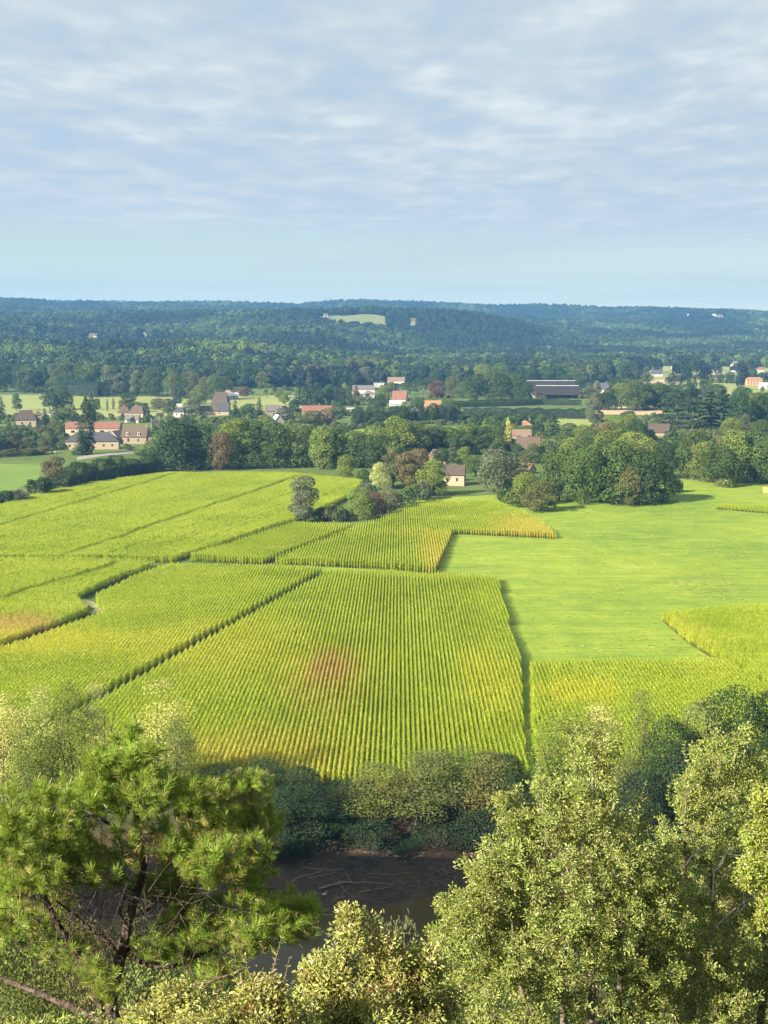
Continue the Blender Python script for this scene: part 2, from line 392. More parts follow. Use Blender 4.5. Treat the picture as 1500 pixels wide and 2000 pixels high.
M_STUBBLE = turf('stubble', [(.3, (.38, .28, .16)), (.7, (.52, .40, .25))], .05, streak=.05)
M_SOIL = turf('crop_soil', [(.3, (.045, .06, .014)), (.7, (.10, .11, .03))], .5)
M_LANE = plain('lane_gravel', (.28, .26, .21), .9, .1)
M_PATHGRASS = turf('path_grass', [(.3, (.10, .15, .03)), (.7, (.20, .24, .06))], .6)

meadow = np.vstack([W2([(1700, 1700), (1040, 1640)])[:0], [[-60, 196.5], [150, 196.5]], W2([(1640, 1200), (1640, 980), (1290, 975), (1000, 965), (800, 975), (640, 1100), (300, 1120)])])
sheet('meadow', meadow, .03, M_MEADOW, 'bright green mown meadow between the cornfields and the trees', 'meadow')
sheet('pasture', W2([(-60, 764), (150, 766), (300, 773), (430, 778), (430, 812), (300, 815), (-60, 815)]), .03, M_FIELD_LEFT, 'pale yellow green pasture behind the village at the forest foot', 'pasture')
sheet('hayfield', W2([(425, 774), (600, 772), (640, 800), (420, 806)]), .034, M_FIELD_LEFT, 'pale hayfield behind the tall farmhouse with the purple roof', 'field')
sheet('stubble_field', W2([(1165, 791), (1290, 791), (1300, 811), (1160, 809)]), .03, M_STUBBLE, 'tan harvested field between dark trees and the long clipped hedges', 'field')
sheet('dry_field', W2([(1205, 742), (1330, 741), (1330, 751), (1205, 752)]), .034, M_STUBBLE, 'dry tan field far off before the right village', 'field')
sheet('far_meadow', W2([(1330, 747), (1640, 752), (1640, 790), (1330, 764)]), .03, M_FIELD_LEFT, 'pale far meadow below the orange house', 'meadow')
sheet('village_gardens', W2([(1250, 714), (1700, 714), (1700, 746), (1250, 747)]), .026, M_FIELD_LEFT, 'pale gardens and plots of the far right village', 'gardens')
sheet('green_plot', W2([(-80, 904), (85, 908), (75, 935), (20, 962), (-80, 975)]), .03, turf('plot_grass', [(.3, (.09, .16, .03)), (.7, (.20, .27, .05))], .08, streak=.3), 'green plot with a track left of the dark hedge', 'field')
sheet('clearing', W2([(600, 870), (700, 838), (800, 835), (990, 832), (990, 850), (800, 860), (700, 890)]), .03, M_MEADOW, 'bright grass clearing behind the long tree belt', 'meadow')
sheet('paddock', W2([(1090, 812), (1160, 815), (1150, 850), (1085, 850)]), .03, M_FIELD_LEFT, 'small pale paddock right of the clipped hedges', 'field')
sheet('upper_strip', W2([(1180, 990), (1300, 934), (1640, 934), (1640, 1000)]), .05, M_MEADOW, 'sunny meadow strip in front of the right tree group', 'meadow')
sheet('lane', W2([(150, 893), (200, 884), (260, 880), (300, 874), (303, 878), (262, 885), (205, 890), (150, 899)]), .06, M_LANE, 'pale lane in front of the dormer house', 'lane')
sheet('farm_yard', W2([(1024, 766), (1032, 766), (1050, 778), (1042, 781)]), .06, M_LANE, 'pale yard track left of the dark panel barns', 'lane')
sheet('garden_lane', W2([(-60, 891), (110, 881), (110, 884), (-60, 896)]), .06, M_LANE, 'narrow pale lane below the village gardens', 'lane')

PX = lambda pts: W2(pts, CH * .9)
F1 = np.vstack([PX([(645, 1110), (972, 1122), (985, 1180), (1003, 1232), (1018, 1292), (1022, 1400), (1028, 1470)]), [[22.3, 197], [-95, 197]], PX([(-200, 1585), (0, 1466), (219, 1348)])])
F1[8] = [-70, 197]
F2 = PX([(335, 1099), (631, 1107), (203, 1339), (-22, 1456), (-280, 1590), (-420, 1400), (-220, 1325), (2, 1262), (206, 1193), (190, 1174), (186, 1160), (258, 1126)])
F3 = PX([(-420, 1080), (-300, 1040), (0, 984), (100, 957), (200, 938), (330, 922), (560, 921), (708, 937), (688, 962), (650, 980), (572, 1012), (336, 1087), (240, 1085), (0, 1084)])
F3B = PX([(-400, 1096), (0, 1091), (130, 1088), (310, 1096), (240, 1118), (148, 1160), (160, 1178), (172, 1186), (0, 1250), (-250, 1318), (-420, 1360)])
F4 = PX([(368, 1084), (575, 1018), (690, 1024), (740, 1014), (790, 990), (850, 978), (960, 976), (1010, 992), (1060, 1018), (1087, 1041), (985, 1036), (884, 1032), (866, 1074), (850, 1107), (760, 1100), (645, 1094), (520, 1090)])
F5 = PX([(1292, 1195), (1380, 1186), (1500, 1180), (1640, 1176), (1640, 1398), (1500, 1330), (1415, 1282), (1340, 1236)])
F6 = np.vstack([PX([(1036, 1288), (1410, 1287), (1500, 1335), (1640, 1405)]), [[95, 197], [27, 197]], PX([(1043, 1470), (1037, 1400)])])
F7 = PX([(1395, 984), (1500, 993), (1640, 1006), (1640, 992), (1500, 982), (1410, 978)])
VPD = math.atan2(30 * CP / F, 1.0)             # row direction: heading from +Y towards +X
l1 = P(0, 1025, 2) - P(340, 925, 2); D3 = math.atan2(-l1[0], -l1[1])
l2 = P(520, 1090, 2) - P(690, 1028, 2)
def inside(poly, pts):
    x, y = pts[:, 0], pts[:, 1]; c = np.zeros(len(pts), bool)
    for i in range(len(poly)):
        x1, y1 = poly[i - 1]; x2, y2 = poly[i]
        if y1 == y2: continue
        k = (y1 > y) != (y2 > y)
        c ^= k & (x < (x2 - x1) * (y - y1) / (y2 - y1) + x1)
    return c
def segdist(pts, a, b):
    d = b - a; t = np.clip(((pts - a) @ d) / (d @ d), 0, 1); return np.linalg.norm(pts - a - t[:, None] * d, axis=1)

# one metre and a half of a maize row; eight ways of growing
def rowpiece(seed, length=1.5, hgt=2.3, spread=.24):
    rg = np.random.default_rng(seed); mb = MB()
    npl = 7; ys = (np.arange(npl) + .5) / npl * length - length / 2 + rg.normal(0, .04, npl)
    for y in ys:
        h = hgt * rg.uniform(.86, 1.06); x = rg.normal(0, .04)
        mb.frusta([[x, y, 0]], [[x, y, h]], [.018], [.010], 3)
        nl = 9; zz = h * np.linspace(.22, .90, nl); a = rg.uniform(0, 2 * np.pi) + np.arange(nl) * np.pi + rg.normal(0, .5, nl)
        d = np.stack([np.cos(a), np.sin(a) * .8, np.zeros(nl)], 1); L = rg.uniform(.55, .85, nl) * spread / .34
        s = np.stack([-np.sin(a), np.cos(a), np.zeros(nl)], 1) * rg.uniform(.035, .055, nl)[:, None]
        b0 = np.stack([np.full(nl, x), np.full(nl, y), zz], 1)
        m1 = b0 + d * (L * .42)[:, None] + [0, 0, .24]; t1 = b0 + d * (L * .82)[:, None] + np.stack([np.zeros(nl)] * 2 + [rg.uniform(-.22, .12, nl)], 1)
        v = np.stack([b0 - s * .5, b0 + s * .5, m1 + s, m1 - s, t1 + s * .35, t1 - s * .35], 1)
        k = np.arange(nl)[:, None] * 6; mb.put(v.reshape(-1, 3), np.concatenate([k + [0, 1, 2, 3], k + [3, 2, 4, 5]]))
        ta = rg.uniform(0, 2 * np.pi, 4); td = np.stack([np.cos(ta) * .45, np.sin(ta) * .45, np.ones(4)], 1)
        needles(mb, np.repeat([[x, y, h]], 4, 0), td, .26, .035, 0, rg)
    return mb
blots = []                                     # (px, py, rx, ry, colour, strength): dry and yellowed patches of the crop
def blot(px, py, rx, ry, col, s, soft=.45):
    c = P(px, py, CH * .9); e = P(px, py - ry, CH * .9); w = P(px, py + ry, CH * .9)
    blots.append((c[0], (e[1] + w[1]) / 2, rx * mpp(c), (e[1] - w[1]) / 2, col, s, soft))
blot(642, 1304, 46, 36, (.40, .20, .12), .75, .6)
blot(640, 1310, 26, 20, (.30, .13, .09), .6, .5)
blot(640, 1330, 95, 70, (.55, .42, .09), .4)
blot(500, 1478, 190, 62, (.60, .46, .10), .5)
blot(955, 1325, 60, 62, (.62, .57, .04), .4)
blot(430, 1260, 170, 60, (.58, .53, .07), .4)
blot(25, 1218, 80, 20, (.42, .23, .15), .85)
blot(60, 1250, 220, 26, (.64, .58, .07), .5)
blot(-60, 1235, 190, 40, (.64, .57, .07), .4)
blot(855, 1082, 36, 34, (.66, .47, .10), .5)
blot(1035, 1026, 75, 22, (.66, .48, .11), .5)
blot(935, 1040, 160, 8, (.66, .52, .10), .4)
blot(1330, 1240, 60, 60, (.55, .53, .08), .5)
blot(1130, 1345, 80, 26, (.62, .58, .05), .5)
M_CORN, t = new_mat('maize')
geo = t.add('ShaderNodeNewGeometry'); pos = geo.outputs['Position']; sp = t.add('ShaderNodeSeparateXYZ', {0: pos})
n1 = t.noise(pos, .035, 4, .6); n2 = t.noise(pos, .5, 3, .6); n4 = t.noise(t.add('ShaderNodeMapping', {'Vector': pos, 'Scale': (1.1, .12, 0)}).outputs[0], 1.0, 4, .6); rpi = geo.outputs['Random Per Island']
base = t.ramp(t.math('ADD', t.math('ADD', t.val(.45, n1), t.val(.3, n2)), t.val(.25, rpi)), [(.30, (.20, .29, .020)), (.46, (.315, .405, .030)), (.60, (.43, .495, .044)), (.78, (.53, .56, .08))])
for (cx, cy, rx, ry, col, s, soft) in blots:
    q = t.add('ShaderNodeMapping', {'Vector': pos, 'Location': (-cx / rx, -cy / ry, 0), 'Scale': (1 / rx, 1 / ry, 0)}).outputs[0]
    L = t.add('ShaderNodeVectorMath', {0: q}, operation='LENGTH').outputs['Value']
    L = t.math('ADD', L, t.math('MULTIPLY_ADD', n4, 2.6, -1.3)); L = t.math('ADD', L, t.math('MULTIPLY_ADD', rpi, .5, -.25))
    base = t.mix(t.val(s, t.smooth(L, 1 - soft, 1 + soft * .8, 1, 0)), base, col)
top = t.smooth(sp.outputs[2], 2.05, 2.5, 0, .35)
base = t.mix(top, base, (.58, .62, .13))
base = hsv(t, base, .506, 1.04, t.math('MULTIPLY_ADD', rpi, .5 * ALB, .75 * ALB))
mx = t.add('ShaderNodeMixShader', {0: .38, 1: princ(t, base, .5, .3), 2: t.add('ShaderNodeBsdfTranslucent', {'Color': hsv(t, base, .49, 1.1, 1.15)}).outputs[0]}).outputs[0]
finish(t, mx)
SRC_ROW = [rowpiece(100 + i).build('maize_row', M_CORN, link=False) for i in range(8)]
def crop(name, poly, heading, tracks, label, soil_z, spacing=.84, piece=1.5, jitter=.02, hs=1.0, skip=0.0):
    d = np.array([math.sin(heading), math.cos(heading)]); nrm = np.array([d[1], -d[0]])
    u = poly @ nrm; v = poly @ d
    us = np.arange(u.min(), u.max(), spacing); vv = np.arange(v.min(), v.max(), piece)
    U, V = np.meshgrid(us, vv); V = V + R.uniform(0, piece, len(us))[None, :]
    pts = (U.ravel()[:, None] * nrm + V.ravel()[:, None] * d)
    keep = inside(poly, pts)
    pxs = 750 + F * pts[:, 0] / np.maximum(pts[:, 1], 1)
    keep &= (pxs > -260) & (pxs < 1760)
    for (a, b, hw) in tracks: keep &= segdist(pts, P(*a, CH * .9)[:2], P(*b, CH * .9)[:2]) > hw
    pts = pts[keep] + R.normal(0, jitter, (keep.sum(), 2))
    gap = vnoise(pts[:, 0], pts[:, 1], 3.5, 17) * .6 + vnoise(pts[:, 0], pts[:, 1], 16, 18) * .4; pts = pts[(gap > .08) | (R.random(len(pts)) < .3)]
    if skip: pts = pts[R.random(len(pts)) > skip]
    hm = .86 + .20 * vnoise(pts[:, 0], pts[:, 1], 11, 8) + .07 * vnoise(pts[:, 0], pts[:, 1], 2.5, 9)
    o = scatter(name, np.column_stack([pts, np.full(len(pts), .03)]), -heading + R.normal(0, .03, len(pts)) + np.pi * R.integers(0, 2, len(pts)), hs * hm, SRC_ROW)
    tag(o, label, 'crop', kind='stuff')
    sheet('field_soil', poly, soil_z, M_SOIL, 'dark ground below the ' + label, 'ground')
    return len(pts)
cnt = []
cnt.append(crop('cornfield', F1, VPD, [], 'large central cornfield of straight rows with a red brown dry patch', .05))
cnt.append(crop('cornfield', F2, VPD, [], 'cornfield left of the diagonal dark path, curving at a grassy notch', .054))
cnt.append(crop('cornfield', F3, D3, [((-60, 1043), (345, 923), 1.25), ((130, 1081), (580, 930), 1.4), ((300, 1070), (640, 965), .5), ((0, 1000), (200, 950), .5), ((0, 1048), (430, 924), .35), ((0, 1066), (520, 924), .45), ((40, 1084), (470, 958), .35), ((200, 1084), (600, 952), .4), ((380, 1062), (690, 945), .35), ((0, 1012), (270, 936), .35), ((240, 1085), (610, 965), .35)], 'widest cornfield, upper left, streaked with shallow tracks below the dark hedge', .050, spacing=.85))
cnt.append(crop('cornfield', F3B, D3 + .1, [((-60, 1184), (230, 1098), 1.3)], 'small left cornfield with a reddish dry corner', .052))
cnt.append(crop('cornfield', F4, VPD, [((520, 1091), (692, 1026), 1.3)], 'middle cornfield with orange tips ending in a point at the meadow', .056))
cnt.append(crop('cornfield', F5, math.radians(-38), [], 'right cornfield corner jutting into the meadow', .058))
cnt.append(crop('cornfield', F6, VPD, [((1415, 1283), (1640, 1400), 1.2)], 'lower right cornfield beside the dark grassy path', .060))
cnt.append(crop('cornfield', F7, math.radians(80), [], 'narrow far crop strip at the upper right of the meadow', .064, hs=.55))
print('corn pieces', cnt)
sheet('grass_track', W2([(150, 1172), (158, 1168), (182, 1176), (208, 1192), (196, 1200), (172, 1198), (186, 1190)]), .075, plain('dry_track', (.34, .31, .16), .95, .1), 'pale grassy track bending between the two left cornfields', 'track')
# rough tussocks through the meadow
M_TUFT = leafy('tussock_grass', [(.30, .37, .05), (.38, .43, .06), (.44, .46, .11), (.28, .36, .05)], trans=.3, vary=.3, clump=.05)
tus = []
for i in range(4):
    rg = np.random.default_rng(150 + i); mb = MB(); n = 46; a = rg.uniform(0, 6.28, n); r = .22 * np.sqrt(rg.random(n))
    needles(mb, np.stack([r * np.cos(a), r * np.sin(a), np.zeros(n)], 1), np.stack([np.cos(a) * .7, np.sin(a) * .7, np.ones(n)], 1) + rg.normal(0, .2, (n, 3)), rg.uniform(.14, .34, n), .035, 0, rg); tus.append(mb.build('tussock', M_TUFT, link=False))
n = 90000; pts = np.column_stack([R.uniform(10, 190, n), R.uniform(255, 520, n)])
keep = inside(meadow, pts) & (750 + F * pts[:, 0] / pts[:, 1] < 1560)
for q in (F1, F4, F5, F6, F7): keep &= ~inside(q, pts)
keep &= R.random(n) < .015 + .06 * sstep(.6 * vnoise(pts[:, 0], pts[:, 1], 7, 31) + .4 * vnoise(pts[:, 0], pts[:, 1], 24, 32), .35, .85)
pts = pts[keep]; o = scatter('meadow_grass', np.column_stack([pts, np.full(len(pts), .03)]), R.uniform(0, 6.28, len(pts)), R.uniform(.5, 1.5, len(pts)), tus); tag(o, 'rough tussocks of grass through the bright meadow', 'grass', kind='stuff'); print('tussocks', len(pts))

# ---------------------------------------------------------------- trees
C = dict(dk=(.045, .085, .022), md=(.082, .130, .028), lt=(.165, .215, .036), gy=(.125, .150, .068), br=(.165, .135, .050), ye=(.44, .45, .14), rd=(.15, .085, .055), ol=(.125, .135, .040), bl=(.030, .062, .032), wi=(.165, .18, .085))
CN = dict(dk='dark green', md='mid green', lt='light green', gy='grey green', br='brownish', ye='yellow green', rd='reddish', ol='olive green', bl='blackish green', wi='silvery green')
def crown_pts(rg, lobes, n, skin=.30, up=.25):
    """points and outward directions over a set of lobes (cx,cy,cz,rx,ry,rz)"""
    lobes = np.asarray(lobes, float); area = (lobes[:, 3] * lobes[:, 5]); k = rg.choice(len(lobes), int(n * 1.5), p=area / area.sum())
    d = rdirs(len(k), rg); d[:, 2] += up; d = unit(d)
    r = 1 - skin * rg.random(len(k)) ** 1.6 + np.where(rg.random(len(k)) < .10, rg.uniform(0, .28, len(k)), 0)
    L = lobes[k]; p = L[:, :3] + d * L[:, 3:] * r[:, None]
    ins = np.zeros(len(k), bool)
    for j in range(len(lobes)):
        q = (p - lobes[j, :3]) / lobes[j, 3:]; ins |= (np.sum(q * q, 1) < .55) & (k != j)
    ok = ~ins | (rg.random(len(k)) < .12)
    return p[ok][:n], d[ok][:n]
def limb_mesh(rg, lobes, h, r0, base_z, forks=1):
    mb = MB()
    for f in range(forks):
        ox = rg.normal(0, .25 * (forks > 1), 2); lean = rg.normal(0, .04 * h, 2) * (1 if forks > 1 else .4)
        top = h * .8; m = 7; tt = np.linspace(0, 1, m)
        sp = np.stack([ox[0] + lean[0] * tt ** 1.5 * 2.2 + np.sin(tt * 4 + rg.random() * 6) * .018 * h, ox[1] + lean[1] * tt ** 1.5 * 2.2 + np.cos(tt * 4 + rg.random() * 6) * .018 * h, -.6 + tt * (top + .6)], 1)
        rr = r0 * (1 - .86 * tt) * (1.0 if forks == 1 else .7); rr[0] *= 1.5
        mb.tube(sp, rr, 7)
        for l in lobes:
            if rg.random() > (.9 if forks == 1 else .5): continue
            c = np.array(l[:3]); zt = np.clip(c[2] - rg.uniform(.15, .4) * h * .4, base_z * .8, top * .9)
            i = np.interp(zt, sp[:, 2], np.arange(m)); a = np.array([np.interp(zt, sp[:, 2], sp[:, q]) for q in range(3)])
            mid = (a + c) / 2 + rg.normal(0, .03 * h, 3); ra = np.interp(zt, sp[:, 2], rr) * .55
            mb.tube([a, a * .55 + mid * .45, mid, c], [ra, ra * .8, ra * .55, ra * .15], 5)
    return mb
PROTO = {}
def proto(key, h, w, n, leaf, seed, kind='round', base=.18, forks=1, nl=11, r0=None, mat=None, skin=.3, sparse=None):
    rg = np.random.default_rng(seed); lob = []
    if kind == 'round':
        for i in range(nl):
            u = rg.random(); a = rg.uniform(0, 2 * np.pi); z = base + (1 - base) * (.13 + .71 * u)
            env = math.sqrt(max(.05, 1 - ((z - (base + .42 * (1 - base))) / (.62 * (1 - base))) ** 2)); rad = w * .5 * env
            s = rg.uniform(.12, .29) * w; dd = max(0, rad - s * .75) * rg.uniform(.6, 1.1)
            lob.append((math.cos(a) * dd, math.sin(a) * dd, z * h, s, s, s * rg.uniform(.7, 1.0)))
        lob.append((0, 0, h * (1 - .2 * w / h), w * .24, w * .24, w * .2)); lob.append((0, 0, h * (base + .5 * (1 - base)), w * .34, w * .34, h * .28))
        p, d = crown_pts(rg, lob, n, skin)
    elif kind == 'column':
        for i in range(9):
            z = base + (1 - base) * (i + .5) / 9; e = math.sin(math.pi * min(1, (i + 1.2) / 9.4)) ** .6; s = w * .5 * e
            lob.append((rg.normal(0, .08) * w, rg.normal(0, .08) * w, z * h, s * rg.uniform(.75, 1), s * rg.uniform(.75, 1), h * .105))
        lob.append((0, 0, h * .93, w * .16, w * .16, h * .07)); p, d = crown_pts(rg, lob, n, skin, .35)
    elif kind == 'cone':
        tiers = 12; P_, D_ = [], []
        for i in range(tiers):
            z = base + (1 - base) * i / tiers; rad = w * .5 * (1 - (i / tiers)) ** .8 + .25; nb = max(5, int(13 * (1 - i / tiers)))
            for j in range(nb):
                a = rg.uniform(0, 2 * np.pi); L = rad * rg.uniform(.75, 1.12); m = max(6, int(n / tiers / nb * 1.6 * (1.3 - i / tiers)))
                q = rg.random(m) ** .7; sd = rg.normal(0, .13, m) * L
                pp = np.stack([np.cos(a) * q * L - np.sin(a) * sd, np.sin(a) * q * L + np.cos(a) * sd, z * h + (.10 - q * q * .32) * L + rg.normal(0, .12, m)], 1)
                P_.append(pp); D_.append(unit(np.stack([np.cos(a) * np.full(m, .6), np.sin(a) * np.full(m, .6), np.full(m, .8)], 1) + rg.normal(0, .35, (m, 3))))
        p, d = np.concatenate(P_), np.concatenate(D_); lob = [(0, 0, h * .7, .3, .3, .3)]
    elif kind == 'cedar':
        P_, D_ = [], []
        for i in range(16):
            z = base + (1 - base) * (i / 15) ** .9; rad = w * .5 * (1.05 - .75 * (i / 15) ** 1.6) * rg.uniform(.6, 1.1); a = i * 2.4
            m = int(n / 16); q = rg.random((m, 2)); cx, cy = math.cos(a) * rad * .62, math.sin(a) * rad * .62
            rr = np.sqrt(q[:, 0]) * rad * .55; th = q[:, 1] * 2 * np.pi
            P_.append(np.stack([cx + rr * np.cos(th), cy + rr * np.sin(th), z * h - rr * .22 + rg.normal(0, .16, m)], 1)); D_.append(unit(np.array([0, 0, 1.]) + rg.normal(0, .45, (m, 3))))
            lob.append((cx, cy, z * h, 1, 1, 1))
        p, d = np.concatenate(P_), np.concatenate(D_)
    elif kind == 'umbrella':
        for i in range(9):
            a = i * 2.4; r = w * .34 * math.sqrt(i / 9); lob.append((math.cos(a) * r, math.sin(a) * r, h * .80 + rg.normal(0, .04) * h, w * .2, w * .2, h * .13))
        p, d = crown_pts(rg, lob, n, .4, .4)
    elif kind == 'bush':
        for i in range(nl):
            a = rg.uniform(0, 2 * np.pi); r = w * .34 * math.sqrt(rg.random()); s = w * rg.uniform(.16, .26); z = rg.uniform(.25, .72) * h * (1 - .5 * (r / (w * .5)) ** 2)
            lob.append((math.cos(a) * r, math.sin(a) * r, z, s, s, h * .27))
        lob.append((0, 0, h * .35, w * .36, w * .36, h * .38)); p, d = crown_pts(rg, lob, n, skin)
        p = p[p[:, 2] > .02]; d = d[:len(p)]
    mbc = MB(); nn = len(p); d = unit(d + rg.normal(0, .55, (nn, 3)) + [0, 0, .15])
    if sparse:                                   # leaves gathered in sprays with gaps between
        pass
    diamonds(mbc, p, d, leaf * rg.uniform(.6, 1.4, nn), leaf * rg.uniform(.5, .95, nn), rg)
    crown = mbc.build('crown', mat or M_CROWN, link=False)
    r0 = r0 or .022 * h
    if kind == 'bush': tr = MB(); [tr.tube([[0, 0, -.4], [math.cos(a) * w * .06, math.sin(a) * w * .06, h * .25], [math.cos(a) * w * .2, math.sin(a) * w * .2, h * .6]], [.10, .07, .02], 5) for a in rg.uniform(0, 6.28, 5)]
    elif kind in ('cone', 'cedar'): tr = MB(); tr.tube([[0, 0, -.6], [.05, 0, h * .3], [0, .05, h * .65], [0, 0, h * .96]], [r0 * 1.3, r0, r0 * .6, r0 * .1], 7)
    else: tr = limb_mesh(rg, lob, h, r0, base * h, forks)
    PROTO.setdefault(key, []).append((crown.data, tr.build('stem' if kind == 'bush' else 'trunk', M_BARK, link=False).data, h, w))
for i in range(6): proto('broad', 14, 12.5, 5600, .55, 200 + i, nl=19, base=.0)
for i in range(3): proto('tall', 18, 10, 5200, .56, 210 + i, nl=19, base=.02)
for i in range(3): proto('poplar', 20, 5.2, 1700, .62, 220 + i, 'column', base=.06)
for i in range(2): proto('cypress', 12, 2.6, 900, .42, 230 + i, 'column', base=.03)
for i in range(3): proto('fir', 17, 8, 2600, .6, 240 + i, 'cone', base=.06)
for i in range(3): proto('cedar', 18, 13, 3000, .62, 250 + i, 'cedar', base=.14)
for i in range(1): proto('umbrella', 11, 10, 1500, .55, 260 + i, 'umbrella')
for i in range(4): proto('bush', 3.2, 4.4, 1100, .36, 270 + i, 'bush', nl=8)
for i in range(4): proto('bank', 13, 9, 14000, .24, 300 + i, nl=30, base=.04, forks=2, r0=.24, skin=.42)
for i in range(4): proto('airy', 16, 6.5, 7000, .19, 310 + i, nl=24, base=.08, forks=3, r0=.20, skin=.75)
for i in range(3): proto('scrub', 5, 6.5, 6500, .20, 320 + i, 'bush', nl=12, skin=.4)
for i in range(4): proto('slope', 11, 9, 16000, .17, 330 + i, nl=20, base=.05, forks=2, r0=.2, skin=.45)
WORD = dict(broad='broadleaf tree', tall='tall tree', poplar='poplar', cypress='slender cypress', fir='conical fir', cedar='spreading cedar', umbrella='umbrella pine', bush='bush', bank='riverside tree', airy='thin-crowned tree', scrub='bank bush', slope='slope tree')
NAME = dict(broad='broadleaf_tree', tall='broadleaf_tree', poplar='poplar_tree', cypress='cypress_tree', fir='fir_tree', cedar='cedar_tree', umbrella='umbrella_pine', bush='bush', bank='riverside_tree', airy='thin_crowned_tree', scrub='bank_bush', slope='slope_tree')
ntree = 0
def plant(kind, x, y, z, h, w, col, label, group=None, rz=None, vi=None):
    global ntree; ntree += 1
    L = PROTO[kind]; cm, tm, ph, pw = L[rnd.randrange(len(L)) if vi is None else vi % len(L)]
    bushy = kind in ('bush', 'scrub')
    o = empty(NAME[kind], (x, y, z - .1), rnd.uniform(0, 6.28) if rz is None else rz)
    o.scale = (w / pw, w / pw, h / ph)
    tag(o, label, 'bush' if bushy else 'tree', group)
    c = bpy.data.objects.new('crown', cm); t_ = bpy.data.objects.new('stem' if bushy else 'trunk', tm)
    k = rnd.uniform(.88, 1.14); base = C[col] if isinstance(col, str) else col
    c.color = (base[0] * k * rnd.uniform(.94, 1.07), base[1] * k, base[2] * k * rnd.uniform(.85, 1.2), 1)
    for q in (c, t_): COL.objects.link(q); q.parent = o
    return o
def cluster(specs, where, group=None, z=None):
    """specs: (px, py of the foot, height px, width px, kind, colour); labels count along the row"""
    specs = sorted(specs); n = len(specs); cnt = {}
    for s in specs: cnt[(s[4], s[5])] = cnt.get((s[4], s[5]), 0) + 1
    seen = {}
    for (px, py, hp, wp, kd, col) in specs:
        p = P(px, py, 0.0)
        if p[1] > 1400 or p[1] < 200:
            for _ in range(6): p = P(px, py, tz(p[0], p[1]))
        m = mpp(p); key = (kd, col); seen[key] = seen.get(key, 0) + 1
        lab = f"{CN[col]} {WORD[kd]} {where}"
        if cnt[key] > 1: lab = f"{ORD[seen[key] - 1]} {CN[col]} {WORD[kd]} from the left {where}"
        plant(kd, p[0], p[1], tz(p[0], p[1]), hp * m, wp * m, col, lab, group)
def row(n, pts, h, kinds, cols, jx=6, jy=3, ar=.85):
    """n specs strung along a pixel polyline"""
    pts = np.array(pts, float); s = np.concatenate([[0], np.cumsum(np.hypot(*np.diff(pts, axis=0).T))]); out = []
    for i in range(n):
        q = (i + rnd.uniform(.2, .8)) / n * s[-1]; k = rnd.choice(kinds); hh = rnd.uniform(*h)
        px = np.interp(q, s, pts[:, 0]) + rnd.uniform(-jx, jx); py = np.interp(q, s, pts[:, 1]) + rnd.uniform(-jy, jy)
        a = {'poplar': .3, 'cypress': .25, 'fir': .5, 'cedar': .8, 'bush': 1.5, 'tall': .65, 'umbrella': 1.1}.get(k, ar)
        out.append((px, py, hh, hh * a * rnd.uniform(.85, 1.2), k, rnd.choice(cols)))
    return out
# --- around the fields
cluster([(596, 1019, 92, 62, 'tall', 'wi')], 'standing alone where the two upper cornfields meet')
cluster([(632, 1016, 30, 42, 'bush', 'ol'), (652, 1018, 38, 40, 'bush', 'gy'), (668, 1019, 30, 34, 'bush', 'dk'), (702, 1018, 66, 52, 'broad', 'lt'), (735, 1010, 50, 46, 'broad', 'rd'), (760, 1003, 52, 44, 'broad', 'wi'), (775, 992, 40, 44, 'bush', 'ol'), (800, 985, 44, 46, 'bush', 'md'), (822, 976, 44, 50, 'bush', 'gy'), (846, 966, 36, 44, 'bush', 'md')],
        'in the wild strip between the cornfields', 'wild strip of bushes between the cornfields')
cluster([(676, 938, 50, 44, 'broad', 'lt'), (706, 942, 32, 40, 'bush', 'md'), (742, 956, 54, 44, 'broad', 'ye'), (768, 950, 78, 52, 'tall', 'ol'), (795, 953, 72, 52, 'tall', 'br'), (775, 925, 70, 48, 'fir', 'md'), (812, 945, 70, 60, 'broad', 'br'), (843, 968, 72, 66, 'broad', 'lt'), (718, 972, 34, 40, 'bush', 'gy'), (905, 912, 40, 34, 'broad', 'lt'), (882, 905, 40, 22, 'poplar', 'wi'), (928, 930, 42, 40, 'broad', 'md'), (860, 915, 40, 40, 'broad', 'dk')],
        'beside the small white house', 'trees beside the small white house')
cluster([(975, 972, 96, 92, 'broad', 'gy'), (1015, 960, 70, 60, 'broad', 'ol'), (990, 985, 34, 40, 'bush', 'md'), (1025, 988, 66, 56, 'broad', 'lt'), (1054, 999, 62, 74, 'broad', 'ol'), (1000, 990, 36, 44, 'bush', 'lt'), (1090, 978, 104, 92, 'broad', 'md'), (1140, 984, 112, 88, 'broad', 'md'), (1110, 950, 96, 74, 'broad', 'lt'), (1172, 982, 96, 70, 'tall', 'lt'), (1208, 985, 126, 92, 'tall', 'md'), (1255, 985, 108, 88, 'broad', 'dk'), (1228, 988, 78, 60, 'broad', 'ol'), (1296, 980, 76, 66, 'broad', 'md'), (1240, 940, 96, 90, 'broad', 'lt'), (1180, 930, 90, 80, 'broad', 'lt'), (1322, 962, 34, 34, 'bush', 'gy')],
        'in the big grove at the meadow edge', 'grove at the meadow edge')
cluster([(1352, 938, 98, 70, 'broad', 'md'), (1402, 950, 84, 92, 'broad', 'md'), (1372, 942, 80, 60, 'broad', 'lt'), (1440, 940, 100, 86, 'broad', 'lt'), (1478, 938, 96, 84, 'broad', 'md'), (1510, 945, 104, 84, 'broad', 'md'), (1425, 912, 70, 62, 'broad', 'br'), (1460, 905, 66, 60, 'broad', 'ol'), (1320, 912, 58, 46, 'broad', 'dk'), (1296, 915, 56, 46, 'broad', 'dk'), (1418, 952, 30, 36, 'bush', 'lt')],
        'in the right grove beyond the meadow', 'right grove beyond the meadow')
